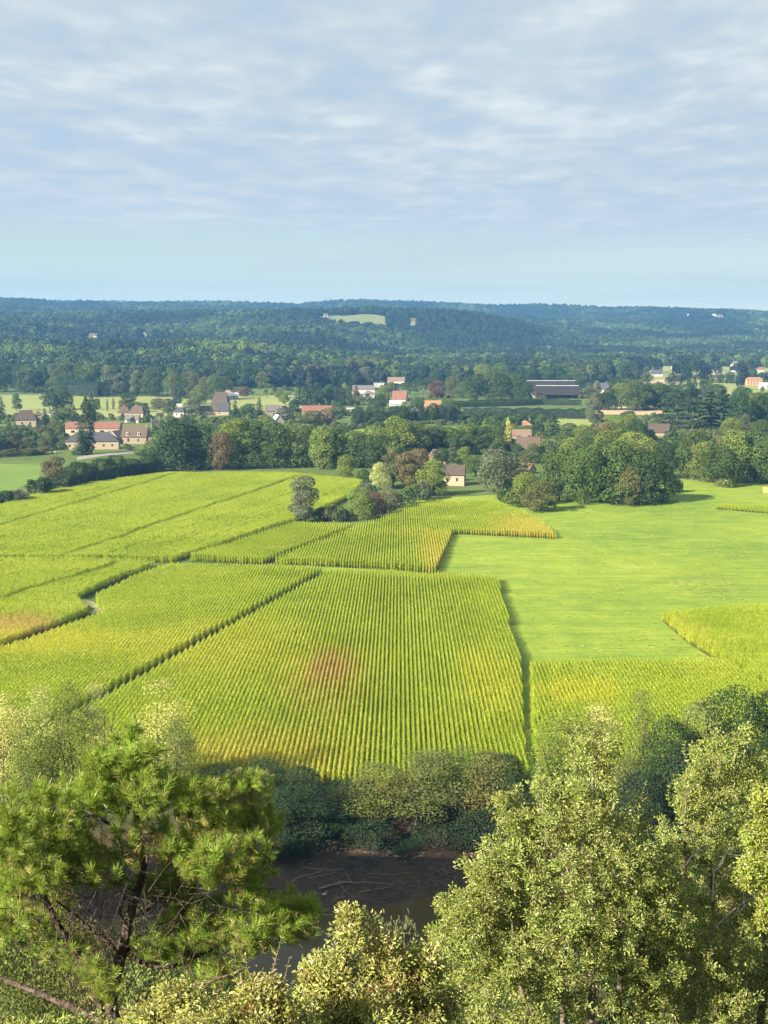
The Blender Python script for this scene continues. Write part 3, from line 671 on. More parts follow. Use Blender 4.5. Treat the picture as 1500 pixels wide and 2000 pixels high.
cluster([(1294, 846, 76, 52, 'cedar', 'bl'), (1322, 850, 86, 62, 'cedar', 'bl'), (1352, 852, 96, 66, 'cedar', 'bl'), (1386, 850, 90, 60, 'fir', 'bl'), (1412, 848, 86, 62, 'cedar', 'bl'), (1440, 842, 80, 60, 'broad', 'dk'), (1470, 838, 70, 62, 'broad', 'md'), (1500, 838, 72, 64, 'broad', 'dk'), (1340, 812, 62, 56, 'broad', 'dk'), (1400, 800, 50, 50, 'broad', 'dk'), (1448, 800, 44, 48, 'broad', 'dk'), (1490, 806, 40, 48, 'broad', 'md'), (1430, 862, 46, 44, 'broad', 'lt'), (1455, 858, 50, 40, 'broad', 'gy'), (1490, 866, 46, 50, 'broad', 'md')],
        'in the dark conifer park at right', 'dark conifer park')
cluster([(1346, 783, 56, 13, 'poplar', 'bl'), (1357, 783, 50, 12, 'poplar', 'dk'), (1370, 783, 54, 11, 'poplar', 'bl'), (1378, 783, 54, 11, 'poplar', 'dk'), (1387, 783, 50, 12, 'poplar', 'md')],
        'standing up before the far right village', 'poplars before the far right village')
cluster([(1240, 802, 60, 66, 'broad', 'md'), (1262, 800, 50, 56, 'broad', 'dk'), (1215, 800, 52, 56, 'broad', 'lt'), (1190, 800, 42, 50, 'broad', 'dk'), (1285, 800, 52, 56, 'broad', 'md'), (1165, 800, 34, 40, 'broad', 'gy'), (1310, 800, 50, 50, 'broad', 'md'), (1275, 792, 44, 46, 'broad', 'dk')],
        'in the row behind the tan harvested field', 'trees behind the tan harvested field')
cluster([(1160, 832, 58, 34, 'tall', 'gy'), (1225, 862, 54, 52, 'broad', 'lt'), (1200, 868, 58, 60, 'broad', 'lt'), (1245, 880, 60, 46, 'broad', 'dk'), (1180, 880, 56, 50, 'broad', 'br'), (1080, 868, 66, 50, 'fir', 'md'), (1108, 872, 46, 44, 'broad', 'md'), (1262, 850, 28, 10, 'cypress', 'bl'), (1225, 822, 22, 36, 'bush', 'dk'), (1135, 880, 50, 46, 'broad', 'lt'), (1155, 900, 60, 56, 'broad', 'md')],
        'around the dark slate roofs right of centre', 'trees around the slate roofs')
cluster([(992, 882, 64, 19, 'poplar', 'ye'), (1003, 862, 34, 30, 'broad', 'lt'), (1050, 862, 36, 34, 'broad', 'dk'), (965, 888, 60, 56, 'broad', 'md'), (935, 888, 56, 60, 'broad', 'md'), (1010, 900, 34, 34, 'broad', 'dk'), (950, 862, 34, 40, 'broad', 'lt'), (1040, 905, 40, 44, 'broad', 'md')],
        'beside the pink roofed house', 'trees beside the pink roofed house')
# --- the belt behind the upper left cornfield
cluster([(355, 918, 96, 112, 'broad', 'dk'), (318, 912, 70, 70, 'broad', 'md'), (395, 916, 88, 80, 'broad', 'md'), (432, 918, 74, 58, 'broad', 'br'), (425, 916, 64, 40, 'fir', 'ol'), (470, 914, 100, 78, 'tall', 'lt'), (500, 914, 94, 70, 'tall', 'md'), (535, 914, 92, 72, 'broad', 'md'), (565, 912, 84, 70, 'broad', 'lt'), (600, 912, 82, 70, 'broad', 'md'), (632, 916, 84, 66, 'broad', 'lt'), (660, 914, 80, 66, 'broad', 'md'), (690, 914, 72, 60, 'broad', 'md'), (720, 914, 66, 60, 'broad', 'md'), (770, 898, 86, 84, 'broad', 'lt'), (735, 900, 70, 66, 'broad', 'lt'), (815, 895, 70, 60, 'broad', 'md'), (845, 892, 60, 56, 'broad', 'dk'), (880, 890, 56, 56, 'broad', 'md'), (910, 888, 60, 56, 'broad', 'md'), (450, 905, 84, 60, 'broad', 'lt'), (585, 905, 66, 60, 'broad', 'lt'), (860, 872, 40, 44, 'broad', 'ol'), (825, 868, 40, 44, 'broad', 'br')],
        'in the belt behind the upper cornfield', 'long tree belt')
# --- hedge along the left of the upper cornfield
cluster([(75, 972, 46, 52, 'bush', 'dk'), (108, 948, 58, 52, 'broad', 'br'), (35, 985, 32, 46, 'bush', 'gy'), (5, 988, 34, 40, 'bush', 'dk'), (-20, 990, 40, 50, 'bush', 'md')], 'at the left end of the dark hedge', 'bushes at the hedge end')
# --- village gardens, left
cluster([(172, 887, 108, 40, 'poplar', 'dk'), (160, 888, 50, 40, 'fir', 'dk'), (178, 830, 60, 22, 'poplar', 'md')], 'in front of the orange roofed barn')
cluster([(124, 800, 46, 38, 'broad', 'dk'), (98, 802, 38, 40, 'broad', 'dk'), (32, 802, 34, 20, 'tall', 'md'), (88, 832, 36, 22, 'fir', 'bl'), (145, 826, 38, 22, 'fir', 'dk'), (120, 824, 28, 50, 'broad', 'md'), (188, 800, 22, 18, 'broad', 'dk'), (3, 812, 40, 22, 'fir', 'dk')],
        'near the hip roofed manor with the tower', 'trees near the tower manor')
cluster(row(20, [(-10, 880), (40, 872), (100, 874), (125, 870)], (16, 30), ['bush', 'broad'], ['md', 'ol', 'gy', 'dk'], 8, 8) + row(10, [(0, 850), (130, 848)], (14, 26), ['bush', 'broad'], ['ol', 'gy', 'md'], 6, 6),
        'in the gardens below the tower manor', 'garden bushes below the tower manor')
cluster(row(8, [(205, 800), (300, 812)], (14, 26), ['broad', 'bush', 'cypress'], ['md', 'dk', 'br', 'ol'], 6, 5) + row(9, [(285, 828), (390, 838)], (14, 26), ['broad', 'bush'], ['md', 'lt', 'gy', 'dk'], 5, 7) + [(250, 800, 34, 40, 'broad', 'dk'), (330, 814, 36, 34, 'broad', 'gy'), (375, 812, 34, 40, 'broad', 'gy'), (310, 800, 22, 34, 'broad', 'ol'), (346, 790, 18, 22, 'broad', 'bl'), (388, 790, 38, 34, 'broad', 'lt')],
        'among the left village houses', 'trees among the left village houses')
cluster([(460, 826, 46, 30, 'fir', 'dk'), (507, 822, 48, 28, 'fir', 'dk'), (485, 812, 24, 36, 'broad', 'md'), (575, 810, 30, 28, 'broad', 'bl'), (555, 826, 30, 40, 'broad', 'gy'), (608, 832, 30, 54, 'broad', 'ol'), (640, 830, 34, 34, 'broad', 'br'), (698, 836, 42, 30, 'broad', 'bl'), (660, 812, 26, 36, 'broad', 'md'), (440, 838, 22, 40, 'bush', 'md'), (400, 840, 18, 34, 'bush', 'lt'), (520, 840, 30, 40, 'broad', 'lt')],
        'around the grey and red barns', 'trees around the barns')
cluster([(521, 778, 30, 38, 'umbrella', 'md'), (477, 776, 22, 26, 'broad', 'rd'), (545, 778, 22, 22, 'broad', 'lt'), (555, 790, 22, 24, 'broad', 'lt'), (683, 786, 44, 11, 'cypress', 'dk'), (674, 778, 30, 18, 'broad', 'lt'), (600, 792, 44, 36, 'fir', 'bl'), (620, 792, 46, 34, 'broad', 'bl'), (645, 790, 40, 34, 'broad', 'dk'), (665, 792, 36, 30, 'broad', 'bl'), (585, 790, 40, 30, 'fir', 'dk'), (604, 762, 34, 14, 'cypress', 'ol'), (712, 752, 36, 34, 'broad', 'gy'), (695, 778, 24, 14, 'cypress', 'rd'), (740, 800, 30, 34, 'broad', 'dk'), (752, 780, 28, 30, 'broad', 'lt'), (765, 770, 24, 26, 'broad', 'ol')],
        'near the middle village houses', 'trees near the middle village')
cluster(row(11, [(700, 832), (800, 828), (905, 826)], (30, 40), ['broad'], ['dk', 'bl'], 3, 1, .9), 'in the dark orchard row behind the clearing', 'dark orchard row')
cluster(row(9, [(940, 834), (1060, 836)], (22, 34), ['broad', 'bush'], ['dk', 'md'], 4, 4), 'below the long clipped hedges', 'trees below the clipped hedges')
cluster([(800, 770, 36, 40, 'cedar', 'dk'), (826, 775, 34, 44, 'umbrella', 'dk'), (855, 778, 36, 38, 'broad', 'rd'), (885, 775, 40, 34, 'broad', 'ol'), (905, 778, 34, 34, 'broad', 'md'), (820, 800, 24, 32, 'broad', 'md'), (878, 806, 26, 40, 'broad', 'md'), (845, 760, 32, 30, 'broad', 'dk'), (930, 782, 52, 60, 'broad', 'dk'), (965, 782, 58, 66, 'broad', 'md'), (1000, 782, 52, 56, 'broad', 'dk'), (1018, 784, 44, 46, 'broad', 'dk'), (920, 783, 22, 24, 'broad', 'lt'), (980, 760, 50, 50, 'broad', 'md'), (945, 755, 44, 46, 'broad', 'lt')],
        'between the orange roof and the panel barns', 'trees left of the panel barns')
cluster([(1152, 778, 26, 34, 'broad', 'gy'), (1165, 775, 30, 22, 'broad', 'wi'), (1205, 772, 34, 38, 'broad', 'dk'), (1225, 765, 26, 40, 'broad', 'md'), (1105, 758, 26, 44, 'broad', 'dk'), (1125, 755, 28, 44, 'broad', 'md'), (1065, 752, 30, 40, 'broad', 'dk'), (1040, 752, 34, 34, 'broad', 'dk')],
        'near the dark panel barns', 'trees near the panel barns')
# --- foot of the left forest
cluster(row(24, [(-15, 766), (110, 768), (250, 773), (430, 782)], (44, 60), ['broad', 'tall', 'broad'], ['dk', 'md', 'bl', 'ol', 'dk', 'gy'], 4, 1, .8) + [(375, 772, 46, 44, 'broad', 'br'), (434, 768, 32, 40, 'broad', 'ol')], 'at the foot of the left forest', 'front trees of the left forest')
cluster(row(24, [(430, 758), (600, 752), (760, 738)], (30, 46), ['broad', 'tall', 'broad'], ['dk', 'md', 'ol', 'gy', 'lt'], 6, 3, .9), 'at the wood edge behind the middle village', 'wood edge behind the middle village')
cluster(row(20, [(760, 742), (900, 748), (1040, 738), (1240, 742)], (26, 40), ['broad', 'tall'], ['dk', 'md', 'lt', 'bl'], 6, 3, .9), 'in the wood behind the panel barns', 'wood behind the panel barns')
cluster([(1284, 729, 22, 10, 'cypress', 'bl'), (1425, 746, 20, 20, 'broad', 'dk'), (1440, 750, 18, 16, 'broad', 'gy'), (1408, 748, 18, 16, 'broad', 'dk'), (1310, 750, 18, 14, 'broad', 'lt'), (1488, 765, 12, 10, 'bush', 'ol'), (1340, 715, 16, 20, 'broad', 'wi'), (1370, 712, 16, 20, 'broad', 'ol'), (1395, 722, 16, 20, 'broad', 'dk'), (1447, 722, 20, 18, 'broad', 'dk'), (1470, 722, 18, 18, 'broad', 'dk')], 'among the far right village houses', 'trees of the far right village')
print('individual trees', ntree)

# --- clipped and wild hedges: one thing each
def hedge(name, pts, h, w, label, col, leaf=.5, lump=.3, dens=1.0, cat='hedge'):
    p = np.array([P(a, b, 0.0)[:2] for a, b in pts]); s = np.concatenate([[0], np.cumsum(np.hypot(*np.diff(p, axis=0).T))])
    n = int(s[-1] * (2 * h + w) / (leaf * leaf) * 3.6 * dens); rg = np.random.default_rng(len(pts) * 7 + int(h * 10))
    q = rg.random(n) * s[-1]; x = np.interp(q, s, p[:, 0]); y = np.interp(q, s, p[:, 1])
    seg = np.clip(np.searchsorted(s, q) - 1, 0, len(p) - 2); d = unit(p[seg + 1] - p[seg]); nr = np.stack([d[:, 1], -d[:, 0]], 1)
    u = rg.random(n) * (2 * h + w); side = np.where(u < h, 0, np.where(u < h + w, 1, 2))
    hh = h * (1 + lump * (vnoise(q, q * 0, 5, 3) - .5) * 2); ww = w / 2 * (1 + lump * (vnoise(q, q * 0 + 9, 4, 5) - .5))
    zz = np.where(side == 0, u / h, np.where(side == 1, 1, (u - h - w) / h)) * hh
    off = np.where(side == 0, -ww, np.where(side == 1, (u - h - w / 2) / w * 2 * ww, ww)); off = off * np.where(zz > .75 * hh, .85, 1)
    pos = np.stack([x + nr[:, 0] * off, y + nr[:, 1] * off, zz], 1) + rg.normal(0, .22 * leaf * (1 + lump), (n, 3)); pos[:, 2] = np.maximum(pos[:, 2], .05)
    nn = np.stack([nr[:, 0] * np.sign(off) * (side != 1), nr[:, 1] * np.sign(off) * (side != 1), (side == 1) + .25], 1)
    mb = MB(); diamonds(mb, pos, unit(nn + rg.normal(0, .5, (n, 3))), leaf * rg.uniform(.7, 1.4, n), leaf * rg.uniform(.5, 1, n), rg)
    core = MB()
    pc = p.copy(); pc[0] = p[0] + unit(p[1] - p[0]) * min(w, .3 * s[-1]); pc[-1] = p[-1] + unit(p[-2] - p[-1]) * min(w, .3 * s[-1])
    for a, b in zip(pc[:-1], pc[1:]):
        m = (a + b) / 2; L = np.hypot(*(b - a)); core.box((m[0], m[1], h * .33), (L, w * .3, h * .66), math.atan2(b[1] - a[1], b[0] - a[0]))
    o = mb.build(name, M_CROWN); o.color = C[col] + (1,) if isinstance(col, str) else col + (1,)
    tag(o, label, cat)
    c = core.build('woody_core', M_BARK, o)
    return o
hedge('clipped_hedge', [(905, 815), (1000, 817), (1070, 817), (1145, 818)], 7.5, 5, 'long dark clipped hedge, nearer of the two by the panel barns', 'bl', .6, .12)
hedge('clipped_hedge', [(880, 796), (1000, 793), (1060, 791), (1135, 792)], 5.5, 4, 'long dark clipped hedge, farther one just below the panel barns', 'dk', .6, .15)
hedge('wild_hedge', [(110, 962), (160, 947), (200, 938), (260, 926), (330, 918)], 7.5, 9, 'thick dark wild hedge climbing beside the upper left cornfield', 'dk', .55, .5)
hedge('wood_hedge', [(118, 770), (150, 772), (202, 776)], 15, 14, 'tall square dark plantation block in front of the left forest', 'bl', .9, .08)
hedge('field_hedge', [(-60, 897), (0, 893), (60, 890), (100, 886)], 3.0, 5, 'low olive hedge below the village garden lane', 'ol', .45, .5)
hedge('ditch_hedge', [(0, 1088), (30, 1090), (65, 1088)], 1.6, 2, 'small dark weed strip at the left edge between two cornfields', 'md', .3, .6)
hedge('far_hedge', [(1215, 742), (1275, 741)], 5, 6, 'straight trimmed hedge far off left of the right village', 'md', .7, .1)
hedge('weed_strip', [(750, 1104), (800, 1107), (850, 1110)], 1.0, 1.4, 'ragged weedy strip between central and middle cornfields', 'md', .25, .6)

# --- far woods: countless trees, one mass per hill
fsrc = []
for i in range(6):
    rg = np.random.default_rng(400 + i); w = rg.uniform(9, 12); h = rg.uniform(12, 16); lob = []
    for j in range(7):
        a = rg.uniform(0, 6.28); r = w * .26 * rg.random() ** .5; s = w * rg.uniform(.2, .3); lob.append((math.cos(a) * r, math.sin(a) * r, h * rg.uniform(.45, .82), s, s, s * .9))
    lob.append((0, 0, h * .55, w * .42, w * .42, h * .4))
    p, d = crown_pts(rg, lob, 330, .2, .3); mb = MB(); diamonds(mb, p, unit(d + rg.normal(0, .4, (len(p), 3))), 1.9 * rg.uniform(.6, 1.3, len(p)), 1.5 * rg.uniform(.6, 1.2, len(p)), rg)
    fsrc.append(mb)
def add_stands_and_shade(m):
    """stands of different species: pale chestnut, mid oak, dark evergreen oak; plus painted cloud shade on the bluff"""
    t = NT(m.node_tree); pos = t.add('ShaderNodeNewGeometry').outputs['Position']
    a = t.noise(pos, .0035, 3, .6); b = t.noise(pos, .011, 3, .6); f = t.math('ADD', t.val(.65, a), t.val(.35, b))
    tone = t.ramp(f, [(.40, (.30, .40, .55)), (.47, (.62, .70, .78)), (.53, (1.3, 1.34, 1.1)), (.60, (2.9, 2.7, 1.6))])
    rampnode = [n for n in t.n if n.type == 'VALTORGB'][0]; rampout = rampnode.outputs[0]
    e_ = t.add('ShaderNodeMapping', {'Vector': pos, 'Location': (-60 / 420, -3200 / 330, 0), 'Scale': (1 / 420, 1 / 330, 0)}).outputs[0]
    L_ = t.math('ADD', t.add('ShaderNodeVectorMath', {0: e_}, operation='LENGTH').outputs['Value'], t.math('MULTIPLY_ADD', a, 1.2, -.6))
    tone = t.mix(t.val(.85, t.smooth(L_, .7, 1.15, 1, 0)), tone, (.42, .55, .66))   # cloud shadow on the central bluff, painted into the leaf colour
    tos = [l.to_socket for l in rampout.links]
    mul = t.mix(1.0, rampout, tone, 'MULTIPLY')
    for s in tos: t.l.new(mul, s)
M_FOREST = leafy('forest_leaves', [(.014, .030, .013), (.026, .048, .016), (.036, .066, .018), (.068, .10, .024), (.052, .066, .025), (.018, .037, .016), (.044, .072, .02)], trans=.25, vary=.2, clump=.006)
add_stands_and_shade(M_FOREST)
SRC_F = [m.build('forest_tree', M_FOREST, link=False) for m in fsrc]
M_HILLF = turf('hill_grass', [(.32, (.10, .13, .045)), (.5, (.17, .19, .07)), (.66, (.24, .23, .10))], .02)
holes = []                                       # clearings: (px range, forward distance range)
def clear_patch(x0, x1, d0, d1, name, label, mat, margin=45, cat='clearing'):
    holes.append((x0, x1, d0 - margin, d1))
    a = np.linspace(x0, x1, 14); b = np.linspace(d0, d1, 10); A, B = np.meshgrid(a, b)
    e = (np.sin(A * .09) * .12 + np.sin(A * .23 + 1) * .06) * (d1 - d0); B = B + e * np.linspace(0, 1, 10)[:, None]
    Xx = (A - 750) / F * B; Zz = terrain(Xx, B) + 1.6; k = np.arange(140).reshape(10, 14)
    o = mesh_obj(name, np.stack([Xx, B, Zz], -1).reshape(-1, 3), [np.stack([k[:-1, :-1], k[:-1, 1:], k[1:, 1:], k[1:, :-1]], -1).reshape(-1, 4)], mat, smooth=True)
    tag(o, label, cat, kind='structure')
clear_patch(622, 755, 3150, 3290, 'hilltop_field', 'pale field on top of the dark central hill', M_HILLF, 70)
clear_patch(95, 150, 4350, 4700, 'hill_clearing', 'grassy clearing high on the far left hill', M_HILLF, 110)
clear_patch(798, 812, 3180, 3280, 'hilltop_plot', 'tiny pale plot right of the hilltop field', M_HILLF, 40)
clear_patch(1050, 1085, 4250, 4420, 'dry_slope', 'dry tan slope on the far right hill', M_STUBBLE, 80)
clear_patch(165, 345, 2740, 2810, 'forest_glade', 'narrow pale glade among the left woods', M_HILLF, 40)
n = 190000; u = R.random(n); D = np.sqrt(1500 ** 2 + u * (6150 ** 2 - 1500 ** 2)); px = R.uniform(-150, 1650, n)
px = px + 0; x = (px - 750) / F * D; y = D; z = terrain(x, y)
keep = R.random(n) < np.where(D < 2600, .85, np.where(D < 3600, .65, .5))
for (a, b, c_, d_) in holes: keep &= ~((px > a) & (px < b) & (D > c_) & (D < d_))
keep &= ~((px > 1190) & (D < 2060 + 340 * sstep(px, 1225, 1265) + 60 * np.sin(px * .05)) & (R.random(n) > .03))
for (a, b, w_) in [(312, 2560, 5), (187, 2790, 16), (288, 2800, 8), (637, 3235, 9), (1338, 4900, 4), (1358, 4830, 12), (1367, 4880, 4), (1388, 4850, 8), (1398, 4820, 15), (1281, 3000, 12), (1257, 2950, 16), (1285, 2700, 8), (1303, 2600, 5), (1190, 2900, 14), (1096, 4250, 7), (1122, 4300, 6), (1142, 4350, 12)]:
    keep &= ~((np.abs(px - a) < w_ * .8 + 2) & (D > b - 170) & (D < b + 25))
keep &= ~((px > 700) & (px < 1240) & (D < 1720))
keep &= ~((px < 760) & (D < 1540))
x, y, z, D, px = x[keep], y[keep], z[keep], D[keep], px[keep]
el = (z + 12 - CAMZ) / y; bins = np.clip(((px + 150) / 6).astype(int), 0, 299); o_ = np.argsort(y); run = np.full(300, -9.0); vis = np.zeros(len(y), bool)
for i in o_:
    b = bins[i]
    if el[i] > run[b] - .0022: vis[i] = True
    if el[i] - 8 / y[i] > run[b]: run[b] = el[i] - 8 / y[i]
x, y, z, D, px = x[vis], y[vis], z[vis], D[vis], px[vis]
s = R.uniform(.7, 1.5, len(x)) * np.where(D > 3600, 1.2, 1.12)
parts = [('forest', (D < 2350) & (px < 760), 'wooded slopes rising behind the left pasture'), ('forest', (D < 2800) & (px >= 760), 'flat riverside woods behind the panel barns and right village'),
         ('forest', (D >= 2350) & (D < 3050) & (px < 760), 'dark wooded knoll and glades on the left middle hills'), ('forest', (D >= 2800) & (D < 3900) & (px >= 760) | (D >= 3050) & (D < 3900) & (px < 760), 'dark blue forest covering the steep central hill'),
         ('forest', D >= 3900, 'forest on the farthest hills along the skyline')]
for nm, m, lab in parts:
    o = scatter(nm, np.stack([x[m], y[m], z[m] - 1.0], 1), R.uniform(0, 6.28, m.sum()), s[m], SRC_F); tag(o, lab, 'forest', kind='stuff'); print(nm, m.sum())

# ---------------------------------------------------------------- buildings
def wallmat(name, col): return plain(name, col, .9, .1, .18, .5, .3)
def roofmat(name, col):
    m, t = new_mat(name)
    ob = t.add('ShaderNodeTexCoord').outputs['Object']; pos = t.add('ShaderNodeNewGeometry').outputs['Position']
    wv = t.add('ShaderNodeTexWave', {'Vector': ob, 'Scale': 1.3, 'Distortion': .6, 'Detail': 2}, bands_direction='X').outputs['Fac']
    n1 = t.noise(pos, .5, 5, .6); n2 = t.noise(pos, 4.0, 3, .6)
    v = t.math('ADD', t.math('MULTIPLY_ADD', n1, .6, .7), t.math('MULTIPLY_ADD', n2, .5, -.25)); v = t.val(ALB, v); c = t.add('ShaderNodeRGB').outputs[0]; c.default_value = tuple(col) + (1,)
    finish(t, princ(t, hsv(t, c, .5, 1, v), .85, .15, bump(t, wv, .5, .06))); return m
WM = dict(cream=wallmat('cream_render', (.36, .30, .21)), white=wallmat('white_render', (.47, .43, .37)), stone=wallmat('limestone', (.27, .22, .155)), grey=wallmat('grey_wall', (.24, .21, .185)), peach=wallmat('peach_render', (.45, .27, .17)), wood=wallmat('dark_wood', (.06, .045, .035)))
RM = dict(brown=roofmat('brown_tiles', (.11, .080, .058)), purple=roofmat('plum_tiles', (.085, .065, .052)), red=roofmat('red_tiles', (.19, .095, .065)), orange=roofmat('orange_tiles', (.30, .17, .09)), slate=roofmat('slate', (.07, .068, .078)), grey=roofmat('grey_tiles', (.14, .125, .12)), pink=roofmat('pink_tiles', (.19, .130, .090)), white=roofmat('white_sheet', (.60, .61, .60)))
M_PANE, t = new_mat('window_glass'); finish(t, princ(t, (.02, .024, .03), .15, .5))
M_FRAME = plain('painted_frame', (.42, .39, .34), .6, .3, .1); M_SHUT = plain('dark_shutter', (.09, .075, .065), .7, .2, .15)
def gable_roof(mb, w, d, z, rh, ov=.45, th=.22, axis='x'):
    a, b = (w, d) if axis == 'x' else (d, w); sl = rh / (b / 2); e = b / 2 + ov
    pr = [(-e, z - sl * ov), (0, z + rh), (e, z - sl * ov), (e, z - sl * ov + th), (0, z + rh + th), (-e, z - sl * ov + th)]
    v = []
    for s in (-1, 1):
        for (q, zz) in pr: v.append((s * (a / 2 + ov * .6), q, zz) if axis == 'x' else (q, s * (a / 2 + ov * .6), zz))
    v = np.array(v); k = np.arange(6); k2 = (k + 1) % 6
    mb.put(v, np.stack([k, k2, k2 + 6, k + 6], 1)); mb.put(v, [[0, 1, 4, 5], [1, 2, 3, 4], [6, 11, 10, 7], [7, 10, 9, 8]])
def hip_roof(mb, w, d, z, rh, ov=.5, ridge=None):
    W_, D_ = w / 2 + ov, d / 2 + ov; r = max(0.05, (w - d) / 2 if ridge is None else ridge / 2)
    v = [(-W_, -D_, z - .1), (W_, -D_, z - .1), (W_, D_, z - .1), (-W_, D_, z - .1), (-W_, -D_, z + .1), (W_, -D_, z + .1), (W_, D_, z + .1), (-W_, D_, z + .1), (-r, 0, z + rh), (r, 0, z + rh)]
    mb.put(v, [[0, 3, 2, 1], [0, 1, 5, 4], [1, 2, 6, 5], [2, 3, 7, 6], [3, 0, 4, 7], [4, 5, 9, 8], [6, 7, 8, 9]]); mb.put(v, [[5, 6, 9], [7, 4, 8]])
def walls(mb, w, d, h, rh=0, axis='x'):
    v = [(-w / 2, -d / 2, -.5), (w / 2, -d / 2, -.5), (w / 2, d / 2, -.5), (-w / 2, d / 2, -.5), (-w / 2, -d / 2, h), (w / 2, -d / 2, h), (w / 2, d / 2, h), (-w / 2, d / 2, h)]
    mb.put(v, [[0, 1, 5, 4], [1, 2, 6, 5], [2, 3, 7, 6], [3, 0, 4, 7]])
    if rh:
        if axis == 'x': mb.put([(-w / 2, -d / 2, h), (-w / 2, d / 2, h), (-w / 2, 0, h + rh), (w / 2, -d / 2, h), (w / 2, d / 2, h), (w / 2, 0, h + rh)], [[0, 2, 1], [3, 4, 5]])
        else: mb.put([(-w / 2, -d / 2, h), (w / 2, -d / 2, h), (0, -d / 2, h + rh), (-w / 2, d / 2, h), (w / 2, d / 2, h), (0, d / 2, h + rh)], [[0, 1, 2], [3, 5, 4]])
def window(root, x, y, z, ww, hh, side=0, shutter=False, name='window'):
    f = MB(); p = MB()
    if side == 0: f.box((x, y - .03, z), (ww + .24, .06, hh + .24)); p.box((x, y - .055, z), (ww * 1.08, .05, hh * 1.08))
    else: f.box((y + .03, x, z), (.06, ww + .24, hh + .24)); p.box((y + .055, x, z), (.05, ww, hh))
    fo = f.build(name, M_FRAME, root); p.build('pane' if name == 'window' else 'door_leaf', M_SHUT if (shutter or name == 'door') else M_PANE, fo)
nhouse = 0
def house(label, px, py, wpx, wall, roof, wm='cream', rm='brown', style='gable', depth=None, rot=0.0, wins=(), door=None, chim=(), side_wins=(), group=None, cat='house', name='house', z=None, dist=None, ridge=None, dormers=(), ov=.45):
    """wpx, wall, roof: width and heights in photo pixels; wins: (u, v, width m, height m) on the front wall"""
    global nhouse; nhouse += 1
    p = P(px, py, 0.0) if dist is None else np.array([(px - 750) / F * dist, dist, 0]); gz = tz(p[0], p[1])
    if dist is None:
        for _ in range(5): p = P(px, py, gz); gz = tz(p[0], p[1])
    m = mpp(p); w, h, rh = wpx * m, wall * m, roof * m; d = depth or max(5.0, min(w * .8, 9.0))
    root = empty(name, (p[0], p[1] + d / 2, gz), rot); tag(root, label, cat, group)
    wb, rb = MB(), MB()
    if style == 'gable': walls(wb, w, d, h, rh - .12, 'x'); gable_roof(rb, w, d, h, rh, ov)
    elif style == 'front': walls(wb, w, d, h, rh - .12, 'y'); gable_roof(rb, w, d, h, rh, ov, axis='y')
    elif style == 'hip': walls(wb, w, d, h); hip_roof(rb, w, d, h, rh, ov, ridge)
    else: walls(wb, w, d, h); rb.box((0, 0, h + .15), (w + .8, d + .8, .3))
    wb.build('wall', WM[wm], root); ro = rb.build('roof', RM[rm], root)
    for u in chim:
        cb = MB(); cb.box((u * w, 0, h + rh + .35), (.7, .7, 1.9)); cb.box((u * w, 0, h + rh + 1.36), (.85, .85, .12)); cb.build('chimney', WM['stone'], ro)
    for (u, v, ww, hh) in wins: window(root, u * w, -d / 2, v * h, ww, hh)
    for (u, v, ww, hh) in side_wins: window(root, u * d, w / 2, v * h, ww, hh, 1)
    if door is not None: window(root, door * w, -d / 2, 1.05, 1.0, 2.1, name='door')
    for (u, s) in dormers:
        db = MB(); db.box((u * w, -d / 2 + 1.0, h + .95), (1.5, 2.2, 1.5)); th = np.linspace(0, np.pi, 9); arc = np.stack([u * w + .75 * np.cos(th), np.full(9, -d / 2 - .1), h + 1.7 + .7 * np.sin(th)], 1); arc2 = arc + [0, 2.2, 0]
        db.put(np.concatenate([arc, arc2]), [[i, i + 1, i + 10, i + 9] for i in range(8)]); db.put(arc, [list(range(9))])
        do = db.build('dormer', WM['white'], ro); pb = MB(); pb.box((u * w, -d / 2 - .14, h + 1.25), (.8, .1, 1.3)); pb.build('pane', M_PANE, do)
    return root
two = ((-.27, .55, 1.0, 1.3), (.27, .55, 1.0, 1.3)); three = ((-.33, .55, 1, 1.3), (0, .55, 1, 1.3), (.33, .55, 1, 1.3))
house('cream manor with a plum hipped roof in the far left gardens', 48, 836, 38, 16, 18, 'cream', 'purple', 'hip', rot=.25, wins=((.2, .6, 1.0, 1.4), (-.2, .6, 1, 1.4)), ridge=8.5)
house('square tower with pointed roof joined to the plum roofed manor', 73, 835, 13, 24, 9, 'stone', 'brown', 'hip', rot=.25, depth=5.5, wins=((0, .6, .9, 1.2),), chim=(.2,), name='tower', cat='tower', ridge=.2)
house('low shed with pale roof among trees right of the tower', 100, 812, 16, 5, 5, 'white', 'grey', 'gable', name='shed', cat='shed')
house('long cream barn with an orange red roof behind the tall poplar', 181, 850, 106, 14, 11, 'cream', 'red', 'gable', rot=-.04, depth=9, wins=((-.36, .5, 2.2, 1.5), (.18, .5, 2.6, 1.6), (.31, .5, .9, 1.0), (.02, .5, 1, 1.2)), name='barn', cat='barn')
house('cream cottage with a dark slate roof below the orange red barn', 178, 878, 102, 16, 17, 'cream', 'slate', 'hip', rot=.12, depth=9, wins=((-.42, .5, 1.0, 1.4), (.38, .5, 1, 1.2), (.22, .5, 1, 1.2)), ridge=18, name='cottage')
house('grey roofed outhouse squeezed between slate cottage and dormer house', 226, 867, 26, 12, 13, 'grey', 'grey', 'front', rot=-.5, depth=8, name='outhouse', cat='outhouse')
house('stone house with reddish roof and two white arched dormers', 263, 867, 50, 15, 18, 'stone', 'brown', 'gable', rot=-.12, depth=8, wins=((-.22, .5, 1.2, 1.9), (.18, .5, 1.0, 1.4)), chim=(.44,), dormers=((-.26, 1), (.20, 1)))
